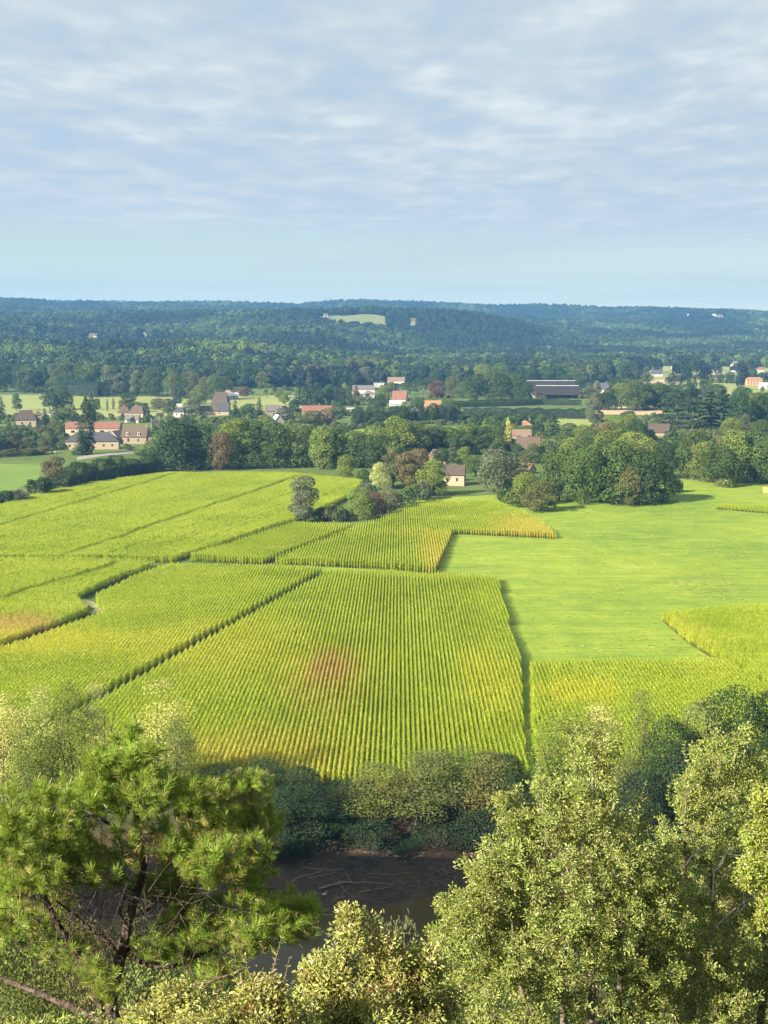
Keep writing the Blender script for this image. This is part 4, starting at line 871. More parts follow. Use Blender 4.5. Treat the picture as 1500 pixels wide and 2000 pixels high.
house('small outbuilding with a pinkish roof right of the dormer house', 299, 876, 18, 8, 12, 'stone', 'pink', 'gable', rot=-.1, depth=5, door=0.0, name='outbuilding', cat='outbuilding')
house('white roofed carport behind the dormer house', 247, 840, 23, 5, 6, 'white', 'white', 'flat', depth=6, name='carport', cat='carport')
house('cream bungalow with brown hipped roof and dark garage opening', 241, 814, 22, 8, 11, 'cream', 'brown', 'hip', rot=.1, wins=((-.1, .45, 2.2, 2.0),), chim=(.0,), ridge=5)
house('wider brown hip roofed house beside the garage bungalow', 267, 816, 28, 9, 14, 'cream', 'brown', 'hip', rot=-.1, wins=two, chim=(-.1,), ridge=7)
house('low annex with a brown roof in front of the garage bungalow', 258, 826, 28, 7, 8, 'white', 'grey', 'gable', rot=-.15, depth=6, door=.2, name='annex', cat='annex')
house('white cottage with a dark roof among grey trees', 350, 815, 21, 10, 9, 'white', 'slate', 'hip', rot=-.1, depth=7, wins=((.25, .55, 1.3, 1.2), (-.2, .55, 1, 1.2)), ridge=5)
house('low white garage with flat pale roof left of the tall farmhouse', 352, 794, 16, 4, 3, 'white', 'white', 'flat', depth=6, name='garage', cat='garage')
house('tall farmhouse with a steep plum pyramid roof', 430, 803, 34, 12, 25, 'cream', 'purple', 'hip', rot=-.15, depth=9, wins=((-.2, .6, 1, 1.4), (.25, .6, 1, 1.4)), chim=(.3,), ridge=9.5)
house('long low farm wing with plum roof left of the steep pyramid roof', 407, 811, 36, 10, 8, 'cream', 'brown', 'gable', rot=-.02, depth=7, wins=((.2, .5, 1.0, 1.2),), name='farm_wing', cat='farm building')
house('cream farm block with dark slate roof under the pyramid roof', 434, 811, 26, 9, 15, 'cream', 'slate', 'gable', rot=.0, depth=8, wins=((-.2, .5, .9, 1.2),), name='farm_block', cat='farm building')
house('grey weathered barn with a dull roof, left of two', 532, 812, 28, 10, 10, 'grey', 'grey', 'gable', rot=.15, depth=9, door=.1, name='barn', cat='barn')
house('grey weathered barn turned gable on, right of two', 553, 816, 26, 12, 10, 'grey', 'slate', 'front', rot=-.35, depth=9, name='barn', cat='barn')
house('white steep tent shaped roof hut in front of the grey barns', 541, 829, 22, 5, 13, 'white', 'white', 'front', rot=.5, depth=6, name='hut', cat='hut')
house('orange hip roofed bungalow at the forest edge', 443, 774, 26, 5, 7, 'peach', 'orange', 'hip', wins=two, ridge=4)
house('small white bungalow below the orange hip roof', 453, 779, 22, 6, 5, 'white', 'white', 'gable', rot=.2, door=.1)
house('long barn with a red roof and cream wall at mid village', 619, 817, 58, 14, 10, 'cream', 'red', 'gable', rot=-.05, depth=9, wins=((.08, .5, 1.0, 1.4), (.2, .55, 2.4, 1.2), (.38, .5, .9, 1.2), (-.3, .4, 3.0, 2.2)), name='barn', cat='barn')
house('low open shed with a long flat pale roof right of the red barn', 668, 803, 50, 5, 3, 'grey', 'white', 'flat', depth=7, name='shed', cat='shed')
house('white house with a long grey roof and open porch', 710, 769, 43, 9, 7, 'white', 'grey', 'gable', depth=8, wins=((.2, .45, 3.4, 1.8), (-.25, .5, 1, 1.2)), rot=.05)
house('white cottage with grey hipped roof just below the open porch', 721, 777, 22, 7, 6, 'white', 'grey', 'hip', wins=two, ridge=3)
house('white low building with a flat roof at the wood edge', 740, 757, 20, 8, 4, 'white', 'white', 'flat', depth=7, wins=two)
house('pink roofed house peeping above the middle trees', 774, 749, 33, 5, 7, 'white', 'pink', 'gable', rot=-.1)
house('red tiled house with a white lower storey', 781, 784, 28, 5, 15, 'white', 'red', 'gable', rot=-.25, depth=9, wins=((-.2, .5, 1, 1.2),))
house('white lean-to with pale roof below the red tiled house', 772, 793, 22, 5, 5, 'white', 'white', 'gable', rot=.1, depth=5, name='outbuilding', cat='outbuilding')
house('house with an ochre orange roof behind the orchard row', 845, 801, 33, 8, 10, 'peach', 'orange', 'gable', depth=9, wins=two)
house('little white house almost hidden left of the ochre roof', 810, 806, 14, 5, 5, 'white', 'white', 'front')
house('small white house with a plum roof, chimney and two dark windows', 887, 949, 44, 23, 16, 'cream', 'purple', 'gable', rot=-.18, depth=6.5, wins=((-.26, .55, .8, 1.35), (.18, .55, .8, 1.35)), chim=(-.42,))
house('brown barn roof showing behind the small white house', 856, 905, 30, 12, 13, 'stone', 'brown', 'front', rot=.6, depth=8, name='barn', cat='barn')
house('brown roof half hidden in trees farther left', 812, 905, 22, 10, 10, 'stone', 'purple', 'gable', rot=-.3, name='barn', cat='barn')
house('tall pink roofed stone house beside the yellow poplar', 1020, 868, 36, 18, 10, 'stone', 'pink', 'gable', rot=-.08, depth=8, wins=((-.25, .6, .9, 1.2), (.25, .6, .9, 1.2)))
house('big barn with a grey stone roof below the pink roof', 1033, 889, 44, 13, 21, 'stone', 'brown', 'gable', rot=-.12, depth=10, wins=((-.3, .5, 1, 1.4),), name='barn', cat='barn')
house('narrow gabled house between the pink and grey stone roofs', 1029, 874, 20, 16, 8, 'cream', 'grey', 'front', rot=.35, depth=7)
house('ochre pyramid roofed house above the pink roof', 1026, 838, 24, 7, 10, 'peach', 'orange', 'hip', rot=.2, ridge=.5, chim=(.4,))
house('cottage with a red roof and cream gable behind the round grey tree', 1031, 926, 24, 8, 12, 'cream', 'pink', 'gable', rot=-.7, depth=6, name='cottage')
house('dark plum barn roof under the conifer park', 1290, 852, 40, 8, 15, 'stone', 'purple', 'gable', rot=-.2, depth=11, name='barn', cat='barn')
house('white gabled house with dark roof right of the panel barns', 1184, 769, 26, 9, 11, 'white', 'slate', 'gable', rot=-.5, depth=8, chim=(.3,), wins=((.1, .5, 1, 1.2),))
house('red roofed annex behind the panel barns', 1098, 752, 24, 4, 6, 'grey', 'red', 'gable', name='annex', cat='annex')
# far right village
house('long peach orange apartment house far right', 1474, 753, 31, 11, 5, 'peach', 'orange', 'hip', depth=9, wins=tuple((u, v, 1.0, 1.4) for u in (-.4, -.2, 0, .2, .4) for v in (.3, .72)), ridge=14)
house('peach house cut by the right edge of the view', 1507, 748, 22, 9, 6, 'peach', 'orange', 'gable', wins=two)
house('bright white house below the peach house', 1494, 759, 18, 6, 5, 'white', 'white', 'gable', wins=two)
far = [(1284, 735, 22, 5, 7, 'white', 'slate', 'white house with a broad dark roof left in the far village'), (1276, 726, 13, 5, 6, 'white', 'grey', 'white gable house by the single far cypress'), (1322, 721, 18, 4, 4, 'white', 'pink', 'white house beside the far green orchard'), (1335, 729, 26, 4, 5, 'cream', 'grey', 'long cream shed among far gardens'), (1364, 733, 9, 4, 3, 'white', 'white', 'tiny bright white house before the far wall'), (1366, 720, 16, 4, 5, 'cream', 'brown', 'cream house among far right trees'), (1317, 742, 26, 5, 6, 'stone', 'brown', 'tan farmhouse left of the five poplars'), (1437, 718, 15, 6, 6, 'white', 'grey', 'tall white house by dark far firs'), (1432, 732, 6, 5, 3, 'white', 'white', 'small white gable by the dark far wall'), (1458, 730, 10, 5, 4, 'white', 'pink', 'pink roofed cottage above the peach apartment house'), (1488, 728, 12, 6, 5, 'white', 'red', 'red roofed white house above the edge house'), (1398, 731, 22, 3, 4, 'cream', 'grey', 'low grey roofed row house beyond the poplars'), (1447, 748, 9, 6, 4, 'white', 'brown', 'narrow white house left of the peach apartments'), (1408, 727, 12, 4, 4, 'cream', 'pink', 'cream cottage with pink roof in the far village middle')]
for i, (a, b, w_, h_, r_, wm, rm, lab) in enumerate(far): house(lab, a, b, w_, h_, r_, wm, rm, ('gable', 'hip', 'gable', 'front')[i % 4], rot=rnd.uniform(-.4, .4), wins=two if w_ > 10 else ((0, .5, 1, 1.2),), group=None, ridge=3)
# houses on the far hills
hf = [(312, 2560, 5, 6, 9, 'white', 'white', 'front', 'tall bright white gable shining on the left forest hill'), (187, 2790, 16, 4, 4, 'cream', 'brown', 'gable', 'brown roofed farm in the left forest glade'), (288, 2800, 8, 4, 4, 'cream', 'pink', 'gable', 'small farm at the right end of the forest glade'), (637, 3235, 9, 4, 4, 'white', 'brown', 'gable', 'farmhouse on the hilltop field'), (1338, 4900, 4, 5, 4, 'white', 'white', 'front', 'lone white house high on the right hill'), (1358, 4830, 12, 3, 3, 'white', 'pink', 'gable', 'long white farm high on the right hill'), (1367, 4880, 4, 3, 3, 'white', 'grey', 'front', 'small white house just above the long hill farm'), (1388, 4850, 8, 3, 3, 'white', 'white', 'gable', 'bright white house in the hilltop hamlet'), (1398, 4820, 15, 3, 2, 'cream', 'pink', 'gable', 'longest cream building of the hilltop hamlet'), (1281, 3000, 12, 5, 4, 'white', 'pink', 'gable', 'white house at the foot of the right hill'), (1257, 2950, 16, 4, 4, 'cream', 'pink', 'gable', 'pinkish farm at the foot of the right hill'), (1285, 2700, 8, 4, 5, 'white', 'slate', 'front', 'small white gable in woods below the right hill'), (1303, 2600, 5, 6, 6, 'white', 'white', 'front', 'slim white house front in the far woods'), (1190, 2900, 14, 4, 4, 'cream', 'pink', 'gable', 'pale pinkish farm in the far woods'), (1096, 4250, 7, 4, 3, 'white', 'grey', 'gable', 'white house on the dry tan slope'), (1122, 4300, 6, 3, 3, 'cream', 'grey', 'gable', 'little house right of the dry tan slope'), (1142, 4350, 12, 3, 3, 'cream', 'grey', 'gable', 'long pale house right of the dry tan slope')]
for (a, dd, w_, h_, r_, wm, rm, st, lab) in hf:
    o = house(lab, a, 0, w_, h_, r_, wm, rm, st, dist=dd, rot=rnd.uniform(-.25, .25), wins=((0, .5, 1.2, 1.4),)); o.location.z += .5
# barns roofed with dark panels
M_PANEL, t = new_mat('solar_panel'); ob = t.add('ShaderNodeTexCoord').outputs['Object']
bk_ = t.add('ShaderNodeTexBrick', {'Vector': ob, 'Color1': (.022, .019, .019, 1), 'Color2': (.030, .026, .025, 1), 'Mortar': (.07, .065, .065, 1), 'Scale': 1.0, 'Mortar Size': .02, 'Brick Width': 1.7, 'Row Height': 1.0}, offset=0.0)
finish(t, princ(t, bk_.outputs[0], .6, .08))
def panel_barn(label, px, py, wpx, hpx, rpx):
    p = P(px, py, 0); m = mpp(p); w, h, rh = wpx * m, hpx * m, rpx * m; d = 16
    root = tag(empty('panel_barn', (p[0], p[1] + d / 2, 0)), label, 'barn')
    r = MB(); r.put([(-w / 2, -d / 2, h), (w / 2, -d / 2, h), (w / 2, 3, h + rh), (-w / 2, 3, h + rh), (-w / 2, -d / 2, h + .25), (w / 2, -d / 2, h + .25), (w / 2, 3, h + rh + .25), (-w / 2, 3, h + rh + .25)], [[0, 3, 2, 1], [4, 5, 6, 7], [0, 1, 5, 4], [1, 2, 6, 5], [2, 3, 7, 6], [3, 0, 4, 7]])
    r.build('roof', M_PANEL, root)
    c = MB(); c.box((0, 3.3, h + rh + .3), (w, .6, .7)); c.build('ridge_cap', RM['white'], root)
    b = MB(); b.box((0, d / 2 - .2, (h + rh) / 2), (w, .4, h + rh)); b.build('wall', WM['wood'], root)
    for i in range(7):
        q = MB(); q.box((-w / 2 + .5 + i * (w - 1) / 6, -d / 2 + .5, h / 2 - .2), (.35, .35, h + .3)); q.build('post', WM['wood'], root)
panel_barn('dark open barn under a long slope of solar panels, nearer of two', 1091, 779, 84, 8, 16)
panel_barn('dark open barn under solar panels set behind and left', 1078, 768, 96, 8, 15)
house('dark low shed with black roof left behind the panel barns', 1058, 757, 48, 4, 6, 'wood', 'slate', 'gable', depth=8, name='shed', cat='shed')
# dark wall of the railway before the far village
p0, p1 = P(1318, 739, 0), P(1520, 738, 0); wl = MB(); L = np.hypot(*(p1 - p0)[:2])
wl.box(((p0[0] + p1[0]) / 2, (p0[1] + p1[1]) / 2, 2.2), (L, 1.2, 4.6), math.atan2(p1[1] - p0[1], p1[0] - p0[0]))
wo = wl.build('railway_wall', plain('dark_masonry', (.075, .07, .07), .9)); tag(wo, 'long dark railway wall across the far right village', 'wall')
cp = MB(); cp.box(((p0[0] + p1[0]) / 2, (p0[1] + p1[1]) / 2, 4.7), (L, 1.5, .4), math.atan2(p1[1] - p0[1], p1[0] - p0[0])); cp.build('coping', WM['grey'], wo)
# utility poles
M_POLE = plain('weathered_pole', (.36, .33, .29), .9, .1)
for (px, py, hp, lab) in [(296, 846, 30, 'by the dormer house'), (311, 838, 24, 'among the left gardens'), (763, 789, 24, 'near the red tiled house'), (1205, 838, 24, 'in front of the tan harvested field'), (1105, 832, 16, 'beside the pale paddock'), (936, 926, 28, 'behind the round grey tree'), (431, 2900, 0, 'as a thin mast on the left forest hill'), (1053, 880, 26, 'right of the pink roofed house')]:
    if hp: p = P(px, py, 0); h = hp * mpp(p)
    else: p = np.array([(px - 750) / F * 2900, 2900, tz((px - 750) / F * 2900, 2900)]); h = 34
    r = tag(empty('utility_pole' if hp else 'mast', p), f"thin pale {'wooden pole' if hp else 'steel mast'} {lab}", 'pole' if hp else 'mast')
    b = MB(); b.tube([[0, 0, -.3], [0, 0, h * .5], [.02, 0, h]], [.17 if hp else .5, .15 if hp else .4, .11 if hp else .25], 6); b.build('pole', M_POLE, r)
    if hp: b = MB(); b.box((0, -.14, h - .5), (1.6, .12, .12)); b.build('crossarm', M_POLE, r)
# straw stack at the right edge
p = P(1500, 962, 0); m = mpp(p); r = tag(empty('straw_stack', p), 'golden square straw stack at the right edge beyond the meadow', 'straw stack')
M_STRAW = plain('straw', (.50, .38, .13), .95, .05, .3, 2.0)
for i in range(2):
    for j in range(3):
        b = MB(); b.box((-1.3 + j * 1.3, 0, .55 + i * 1.14), (1.24, 2.2, 1.1)); b.build('bale', M_STRAW, r)
print('houses', nhouse)

# ---------------------------------------------------------------- garden thickets between the houses and groves (after the houses, so that walls stay clear)
tsrc = []
for i in range(5):
    rg = np.random.default_rng(600 + i); w = rg.uniform(5, 7); h = rg.uniform(3.2, 5); lob = [(0, 0, h * .4, w * .35, w * .35, h * .4)]
    for j in range(6):
        a = rg.uniform(0, 6.28); r = w * .3 * rg.random() ** .5; s = w * rg.uniform(.16, .26); lob.append((math.cos(a) * r, math.sin(a) * r, h * rg.uniform(.3, .75), s, s, s * .8))
    p, d = crown_pts(rg, lob, 420, .25, .3); mb = MB(); diamonds(mb, p, unit(d + rg.normal(0, .45, (len(p), 3))), .75 * rg.uniform(.6, 1.3, len(p)), .6 * rg.uniform(.6, 1.2, len(p)), rg); tsrc.append(mb)
M_THICK = leafy('thicket_leaves', [(.045, .08, .025), (.09, .13, .032), (.14, .185, .04), (.12, .13, .05), (.055, .10, .03), (.15, .14, .055)], trans=.28, vary=.3, clump=.03)
SRC_T = [m.build('thicket_bush', M_THICK, link=False) for m in tsrc]
n = 9000; px = R.uniform(-120, 1620, n); py = R.uniform(742, 915, n) ; 
pts = np.array([P(a, b, 0)[:2] for a, b in zip(px, py)])
dens = vnoise(pts[:, 0], pts[:, 1], 45, 21) + .35 * (vnoise(pts[:, 0], pts[:, 1], 14, 22) - .5)
low = np.interp(px, [-120, 200, 330, 720, 900, 1300, 1620], [885, 872, 905, 905, 880, 900, 905]); keep = (dens > .36) & (py < low)
for o in list(bpy.data.objects):
    if o.get('kind') == 'structure' and o.type == 'MESH' and len(o.data.polygons) == 1 and o.name.split('.')[0] in ('pasture', 'hayfield', 'stubble_field', 'dry_field', 'far_meadow', 'green_plot', 'lane', 'farm_yard', 'garden_lane', 'paddock', 'upper_strip', 'meadow', 'clearing'):
        poly = np.array([v.co[:2] for v in o.data.vertices]); keep &= ~inside(poly, pts)
    if o.get('category') and any(c.name.startswith('wall') for c in o.children):
        bb = [v.co for c in o.children if c.name.startswith('wall') for v in c.data.vertices]; hw = max(abs(b.x) for b in bb) + 4; hd = max(abs(b.y) for b in bb)
        q = pts - np.array(o.location[:2]); keep &= ~((np.abs(q[:, 0]) < hw) & (q[:, 1] < hd + 4) & (q[:, 1] > -hd - 26))
keep &= ~((px > 880) & (px < 1150) & (py > 776) & (py < 822))
pts = pts[keep]; py = py[keep]
o = scatter('thicket', np.column_stack([pts, np.full(len(pts), -.1)]), R.uniform(0, 6.28, len(pts)), R.uniform(.5, 1.25, len(pts)) * np.where((py > 845) & (pts[:, 0] > -60), 1.5, 1.0), SRC_T); tag(o, 'garden bushes and thickets filling the ground between village houses and groves', 'thicket', kind='stuff'); print('thicket', len(pts))

# ---------------------------------------------------------------- river bank
C.update(dk=(.040, .075, .018), md=(.115, .16, .030), bl=(.030, .055, .018), ol=(.15, .175, .038), gy=(.145, .175, .045), br=(.17, .155, .045))
def at(px, y, dz=0):
    x = (px - 750) / F * (y * CP + 70 * SP); return x, y, tz(x, y) + dz
def near(kind, px, y, top, wpx, col, label, group=None, sink=0):
    """a tree standing on the slope or bank at forward distance y whose crown reaches photo row top"""
    x, yy_, z = at(px, y); zt = Q(px, top, y)[2]; m = mpp(np.array([x, y, zt])); return plant(kind, x, y, z - sink, zt - z + sink, wpx * m, col, label, group)
G1 = 'trees along the far river bank'
for i, (px, y, top, w, k, c, lab) in enumerate([
    (430, 188, 1490, 120, 'bank', 'dk', 'dark green tree on the far bank just right of the big pine'),
    (520, 190, 1478, 110, 'bank', 'dk', 'dark tree on the far bank with its top over the corn rows end'),
    (590, 184, 1500, 150, 'bank', 'bl', 'blackish round tree at the left of the mud bank'),
    (560, 180, 1560, 120, 'bank', 'bl', 'low blackish tree hanging over the mud bank left end'),
    (680, 186, 1522, 150, 'airy', 'dk', 'thin dark tree with see-through crown above the dead branches'),
    (735, 187, 1492, 150, 'bank', 'ol', 'olive see-through tree in front of the middle corn rows'),
    (640, 183, 1590, 110, 'bank', 'dk', 'low dark tree left of the dead branches'),
    (815, 187, 1468, 160, 'airy', 'gy', 'tall grey green see-through tree left of three tall ones'),
    (860, 188, 1464, 150, 'bank', 'gy', 'tall grey green leafy tree in the bank middle'),
    (905, 190, 1455, 140, 'airy', 'md', 'mid green thin tree at the foot of the grass path'),
    (955, 188, 1466, 140, 'bank', 'br', 'brownish leafy tree just right of the grass path foot'),
    (990, 187, 1470, 110, 'bank', 'dk', 'dark leafy tree behind the left tip of the pale shrub'),
    (1040, 186, 1520, 110, 'bank', 'bl', 'blackish tree in the gap of the pale shrub tops'),
    (1120, 188, 1385, 190, 'airy', 'lt', 'pale yellow green feathery tree before the lower right corn'),
    (1075, 186, 1430, 120, 'airy', 'lt', 'smaller pale feathery tree beside the grass path'),
    (1165, 190, 1370, 120, 'airy', 'ye', 'yellowish feathery tree crowning behind the pale shrub'),
    (1245, 184, 1345, 105, 'airy', 'gy', 'upright grey green tree before the lower right corn'),
    (1300, 180, 1395, 130, 'bank', 'dk', 'dark dense tree right of the upright grey green one'),
    (1370, 182, 1360, 140, 'bank', 'gy', 'dull grey tree among the dark ones at right'),
    (1430, 182, 1335, 160, 'bank', 'dk', 'highest dark dense tree near the right edge'),
    (1500, 184, 1345, 150, 'bank', 'dk', 'dark dense tree cut by the right edge'),
    (1330, 176, 1450, 150, 'bank', 'bl', 'blackish low tree between the two pale shrub tops'),
    (1480, 172, 1430, 150, 'bank', 'dk', 'dark low tree behind the right pale shrub'),
    (1250, 174, 1500, 130, 'bank', 'bl', 'blackish tree low in the gap left of the right pale shrub'),
    (15, 186, 1350, 105, 'airy', 'ye', 'yellowish slender tree at the left edge'),
    (85, 187, 1335, 110, 'airy', 'ye', 'yellowish slender tree with bare trunk, second from the left edge'),
    (140, 185, 1325, 110, 'airy', 'lt', 'yellow green slender forked tree above the pine left lobe'),
    (195, 188, 1330, 100, 'airy', 'ye', 'yellowish slender tree left of the pine tip'),
    (315, 190, 1322, 150, 'airy', 'ye', 'broad yellowish feathery tree right of the pine tip'),
    (345, 186, 1400, 100, 'airy', 'lt', 'lower yellow green feathery tree right of the pine tip'),
    (60, 182, 1420, 120, 'airy', 'lt', 'low yellow green tree behind the pine left lobe')]):
    near(k, px, y, top, w, c, lab, G1)
C['pal'] = (.125, .135, .060); CN['pal'] = 'pale green'
for (px, y, top, w, c, lab) in [(700, 181, 1595, 130, 'bl', 'blackish green bush overhanging the dead branches'), (790, 182, 1632, 110, 'bl', 'blackish bush in the middle of the mud bank top'), (870, 183, 1600, 150, 'bl', 'dark bush on the bank right of the middle'), (950, 184, 1570, 130, 'bl', 'dark bush on the bank behind the pale shrub tip'), (600, 179, 1580, 150, 'bl', 'large blackish bush at the left end of the mud'), (1010, 183, 1590, 120, 'bl', 'dark bush half hidden by the pale shrub'), (540, 178, 1610, 110, 'bl', 'blackish bush right beside the pine crown')]:
    near('scrub', px, y, top, w, c, lab, 'bushes along the mud bank')
near('scrub', 770, 116, 1768, 170, 'wi', 'grey green willow bush on the near bank before the water')
near('scrub', 850, 113, 1795, 120, 'wi', 'smaller grey willow bush on the near bank, right of the other')
C['gold'] = (.30, .22, .05); CN['gold'] = 'golden'
for (px, y, w, lab) in [(690, 193, 60, 'left clump of golden weeds behind the bank trees'), (820, 193.5, 90, 'wide clump of golden weeds at the field edge'), (760, 194, 60, 'middle clump of golden weeds at the field edge'), (900, 194, 60, 'right clump of golden weeds at the field edge')]:
    x, y_, z = at(px, y); plant('bush', x, y, z, 2.0, w * mpp(np.array([x, y, 0])), 'gold', lab, 'golden weeds at the field edge')
# dead branches on the mud
M_DEAD = plain('dead_wood', (.26, .22, .165), .9, .1, .3, 2.0)
def deadwood(pts, r, label, twigs=6, seed=0):
    rg = np.random.default_rng(900 + seed); w = []
    for (px, py) in pts:
        z = -4.5
        for _ in range(8): q = P(px, py, z); z = tz(q[0], q[1]) + r * .8
        w.append([q[0], q[1], z])
    w = np.array(w); t0 = np.linspace(0, len(w) - 1, 14); path = np.stack([np.interp(t0, np.arange(len(w)), w[:, i]) for i in range(3)], 1); path[1:-1] += rg.normal(0, .05, (12, 3)); path[:, 2] = np.maximum(path[:, 2], terrain(path[:, 0], path[:, 1]) + r * .5)
    mb = MB(); mb.tube(path, r * (1 - .75 * np.linspace(0, 1, 14)), 6)
    for _ in range(twigs):
        i = rg.integers(2, 13); a = rg.uniform(0, 6.28); L = rg.uniform(.6, 2.0); d = np.array([math.cos(a), math.sin(a), rg.uniform(.05, .5)]) * L; mb.tube([path[i], path[i] + d * .5 + rg.normal(0, .08, 3), path[i] + d], [r * .4, r * .28, r * .08], 4)
    tag(mb.build('driftwood', M_DEAD), label, 'driftwood', 'driftwood on the mud bank')
deadwood([(622, 1736), (668, 1724), (720, 1726), (772, 1727)], .17, 'longest bleached branch lying across the middle of the mud', 7, 1)
deadwood([(590, 1695), (640, 1696), (690, 1698)], .10, 'thin pale stick along the top of the mud', 5, 2)
deadwood([(700, 1745), (745, 1737), (768, 1732)], .10, 'short branch dipping towards the water', 3, 3)
deadwood([(628, 1787), (665, 1789), (700, 1790)], .14, 'dark log at the water edge below the others', 3, 4)
deadwood([(605, 1716), (640, 1708), (688, 1690)], .09, 'slanting twiggy branch on the left mud', 9, 5)
deadwood([(570, 1715), (600, 1706), (640, 1702)], .12, 'branch at the far left under the dark bush', 6, 6)
deadwood([(720, 1705), (760, 1708), (810, 1704)], .07, 'thin stick on the right half of the mud', 5, 7)
deadwood([(650, 1755), (690, 1752), (720, 1756)], .08, 'small branch on the lower mud near the water', 6, 8)
deadwood([(660, 1715), (672, 1738), (700, 1762)], .07, 'stick lying down the slope of the mud', 5, 9)
# litter of twigs and flood debris over the mud, uncountable
lit = []
for i in range(4):
    rg = np.random.default_rng(950 + i); mb = MB()
    for _ in range(9):
        a = rg.uniform(0, 6.28); L = rg.uniform(.25, 1.1); p_ = np.array([rg.normal(0, .5), rg.normal(0, .4), .04]); d_ = np.array([math.cos(a), math.sin(a) * .6, rg.uniform(-.02, .22)]); mb.tube([p_, p_ + d_ * L * .5 + rg.normal(0, .05, 3), p_ + d_ * L], [.03, .024, .008], 4)
    lit.append(mb.build('twig_litter', M_DEAD, link=False))
n = 420; pts = np.column_stack([R.uniform(-22, 20, n), R.uniform(163, 183, n)]); z_ = terrain(pts[:, 0], pts[:, 1]); k_ = (z_ > -6.05) & (vnoise(pts[:, 0], pts[:, 1], 4, 61) > .38)
o = scatter('flood_debris', np.column_stack([pts, z_ + .03])[k_], R.uniform(0, 6.28, k_.sum()), R.uniform(.4, 1.3, k_.sum()), lit); tag(o, 'litter of twigs and flood debris strewn over the dark mud', 'debris', kind='stuff')
# fallen grey bush hanging from the bank
def dead_bush(px, py, h, label, seed):
    rg = np.random.default_rng(seed); q = P(px, py, -3.6); z = tz(q[0], q[1]); mb = MB(); e0, e1, r0, r1 = [], [], [], []
    for i in range(16):
        p = np.array([q[0], q[1], z]) + rg.normal(0, .35, 3) * [1, 1, 0]; d = unit(np.array([rg.normal(0, .8), rg.normal(-.3, .4), 1.0])); r = .05
        for s in range(5):
            n_ = p + d * h / 5; e0.append(p); e1.append(n_); r0.append(r); r1.append(r * .75); p = n_; r *= .75; d = unit(d + rg.normal(0, .3, 3) + [0, 0, -.08])
            for _ in range(2): e0.append(p); e1.append(p + unit(d + rg.normal(0, .7, 3)) * h * .2); r0.append(r * .6); r1.append(r * .2)
    mb.frusta(e0, e1, np.array(r0), np.array(r1), 4); tag(mb.build('dead_bush', plain('grey_twigs', (.12, .13, .10), .9, .1)), label, 'bush')
dead_bush(685, 1692, 3.2, 'bare grey green twiggy bush leaning over the mud', 31)
dead_bush(728, 1684, 4.5, 'taller bare twiggy bush just right of the leaning one', 32)
# white bird on the mud
M_BIRD = plain('white_feathers', (.80, .80, .78), .7, .2, .05)
q = P(634, 1756, -5.4); z = tz(q[0], q[1]); b = empty('egret', (q[0], q[1], z), -.4); tag(b, 'small white egret standing on the dark mud', 'bird')
bb = MB(); bb.tube([[-.42, 0, .42], [-.3, 0, .47], [-.1, 0, .52], [.1, 0, .55], [.2, 0, .62], [.24, 0, .78], [.20, 0, .90], [.27, 0, .96], [.34, 0, .95]], [.02, .07, .13, .11, .06, .04, .035, .05, .02], 8); bb.build('body', M_BIRD, b)
bk2 = MB(); bk2.tube([[.33, 0, .95], [.46, 0, .92]], [.018, .004], 5); bk2.build('beak', plain('yellow_beak', (.6, .4, .08)), b)
for s in (-.04, .04):
    lg = MB(); lg.tube([[-.02, s, .48], [-.04, s, .26], [0, s, -.04]], [.02, .014, .014], 5); lg.build('leg', plain('dark_leg', (.05, .05, .04)), b)

# trees growing on the near slope, below the viewpoint
G2 = 'trees on the slope below the viewpoint'
for (px, y, top, w, c, lab) in [
    (60, 62, 1745, 330, 'ol', 'olive leafy tree low at the left edge below the pine'), (190, 78, 1790, 260, 'br', 'brownish leafy tree behind the pine trunk'), (340, 64, 1850, 280, 'ol', 'olive leafy tree at the right of the pine trunk foot'), (-60, 48, 1760, 260, 'dk', 'dark leafy tree cut by the left edge below the pine'),
    (470, 66, 1880, 220, 'md', 'mid green tree behind the long shoots'), (930, 60, 1830, 300, 'md', 'mid green tree below the pale shrub left flank'), (1080, 50, 1760, 300, 'dk', 'dark tree deep behind the left pale shrub'), (1250, 52, 1640, 300, 'dk', 'dark tree deep between the pale shrubs'), (1420, 48, 1640, 330, 'ol', 'olive tree behind the right pale shrub'), (1540, 40, 1600, 260, 'md', 'mid green tree cut by the right edge'), (140, 34, 1930, 300, 'ol', 'olive scrub tree at the lower left corner'), (130, 100, 1735, 200, 'br', 'brownish tree far down the slope seen between the pine limbs'), (275, 104, 1765, 180, 'ol', 'olive tree far down the slope right of the pine trunk'), (30, 98, 1700, 220, 'md', 'mid green tree far down the slope at the left edge'), (400, 100, 1800, 200, 'dk', 'dark tree far down the slope under the right pine limb'), (720, 40, 1960, 300, 'ol', 'olive scrub tree under the long shoots')]:
    near('slope', px, y, top, w, c, lab, G2)
for i, (x, y) in enumerate([(-120, 84), (-150, 92), (-185, 80), (-100, 92), (-215, 95), (-135, 70)]):  # unseen trees added on that ridge to deepen the shade on the mud
    plant('slope', x, y, tz(x, y), rnd.uniform(9, 13), rnd.uniform(9, 12), 'dk', f'dark tree on the added shading ridge outside the left edge', 'added unseen trees on the shading ridge')

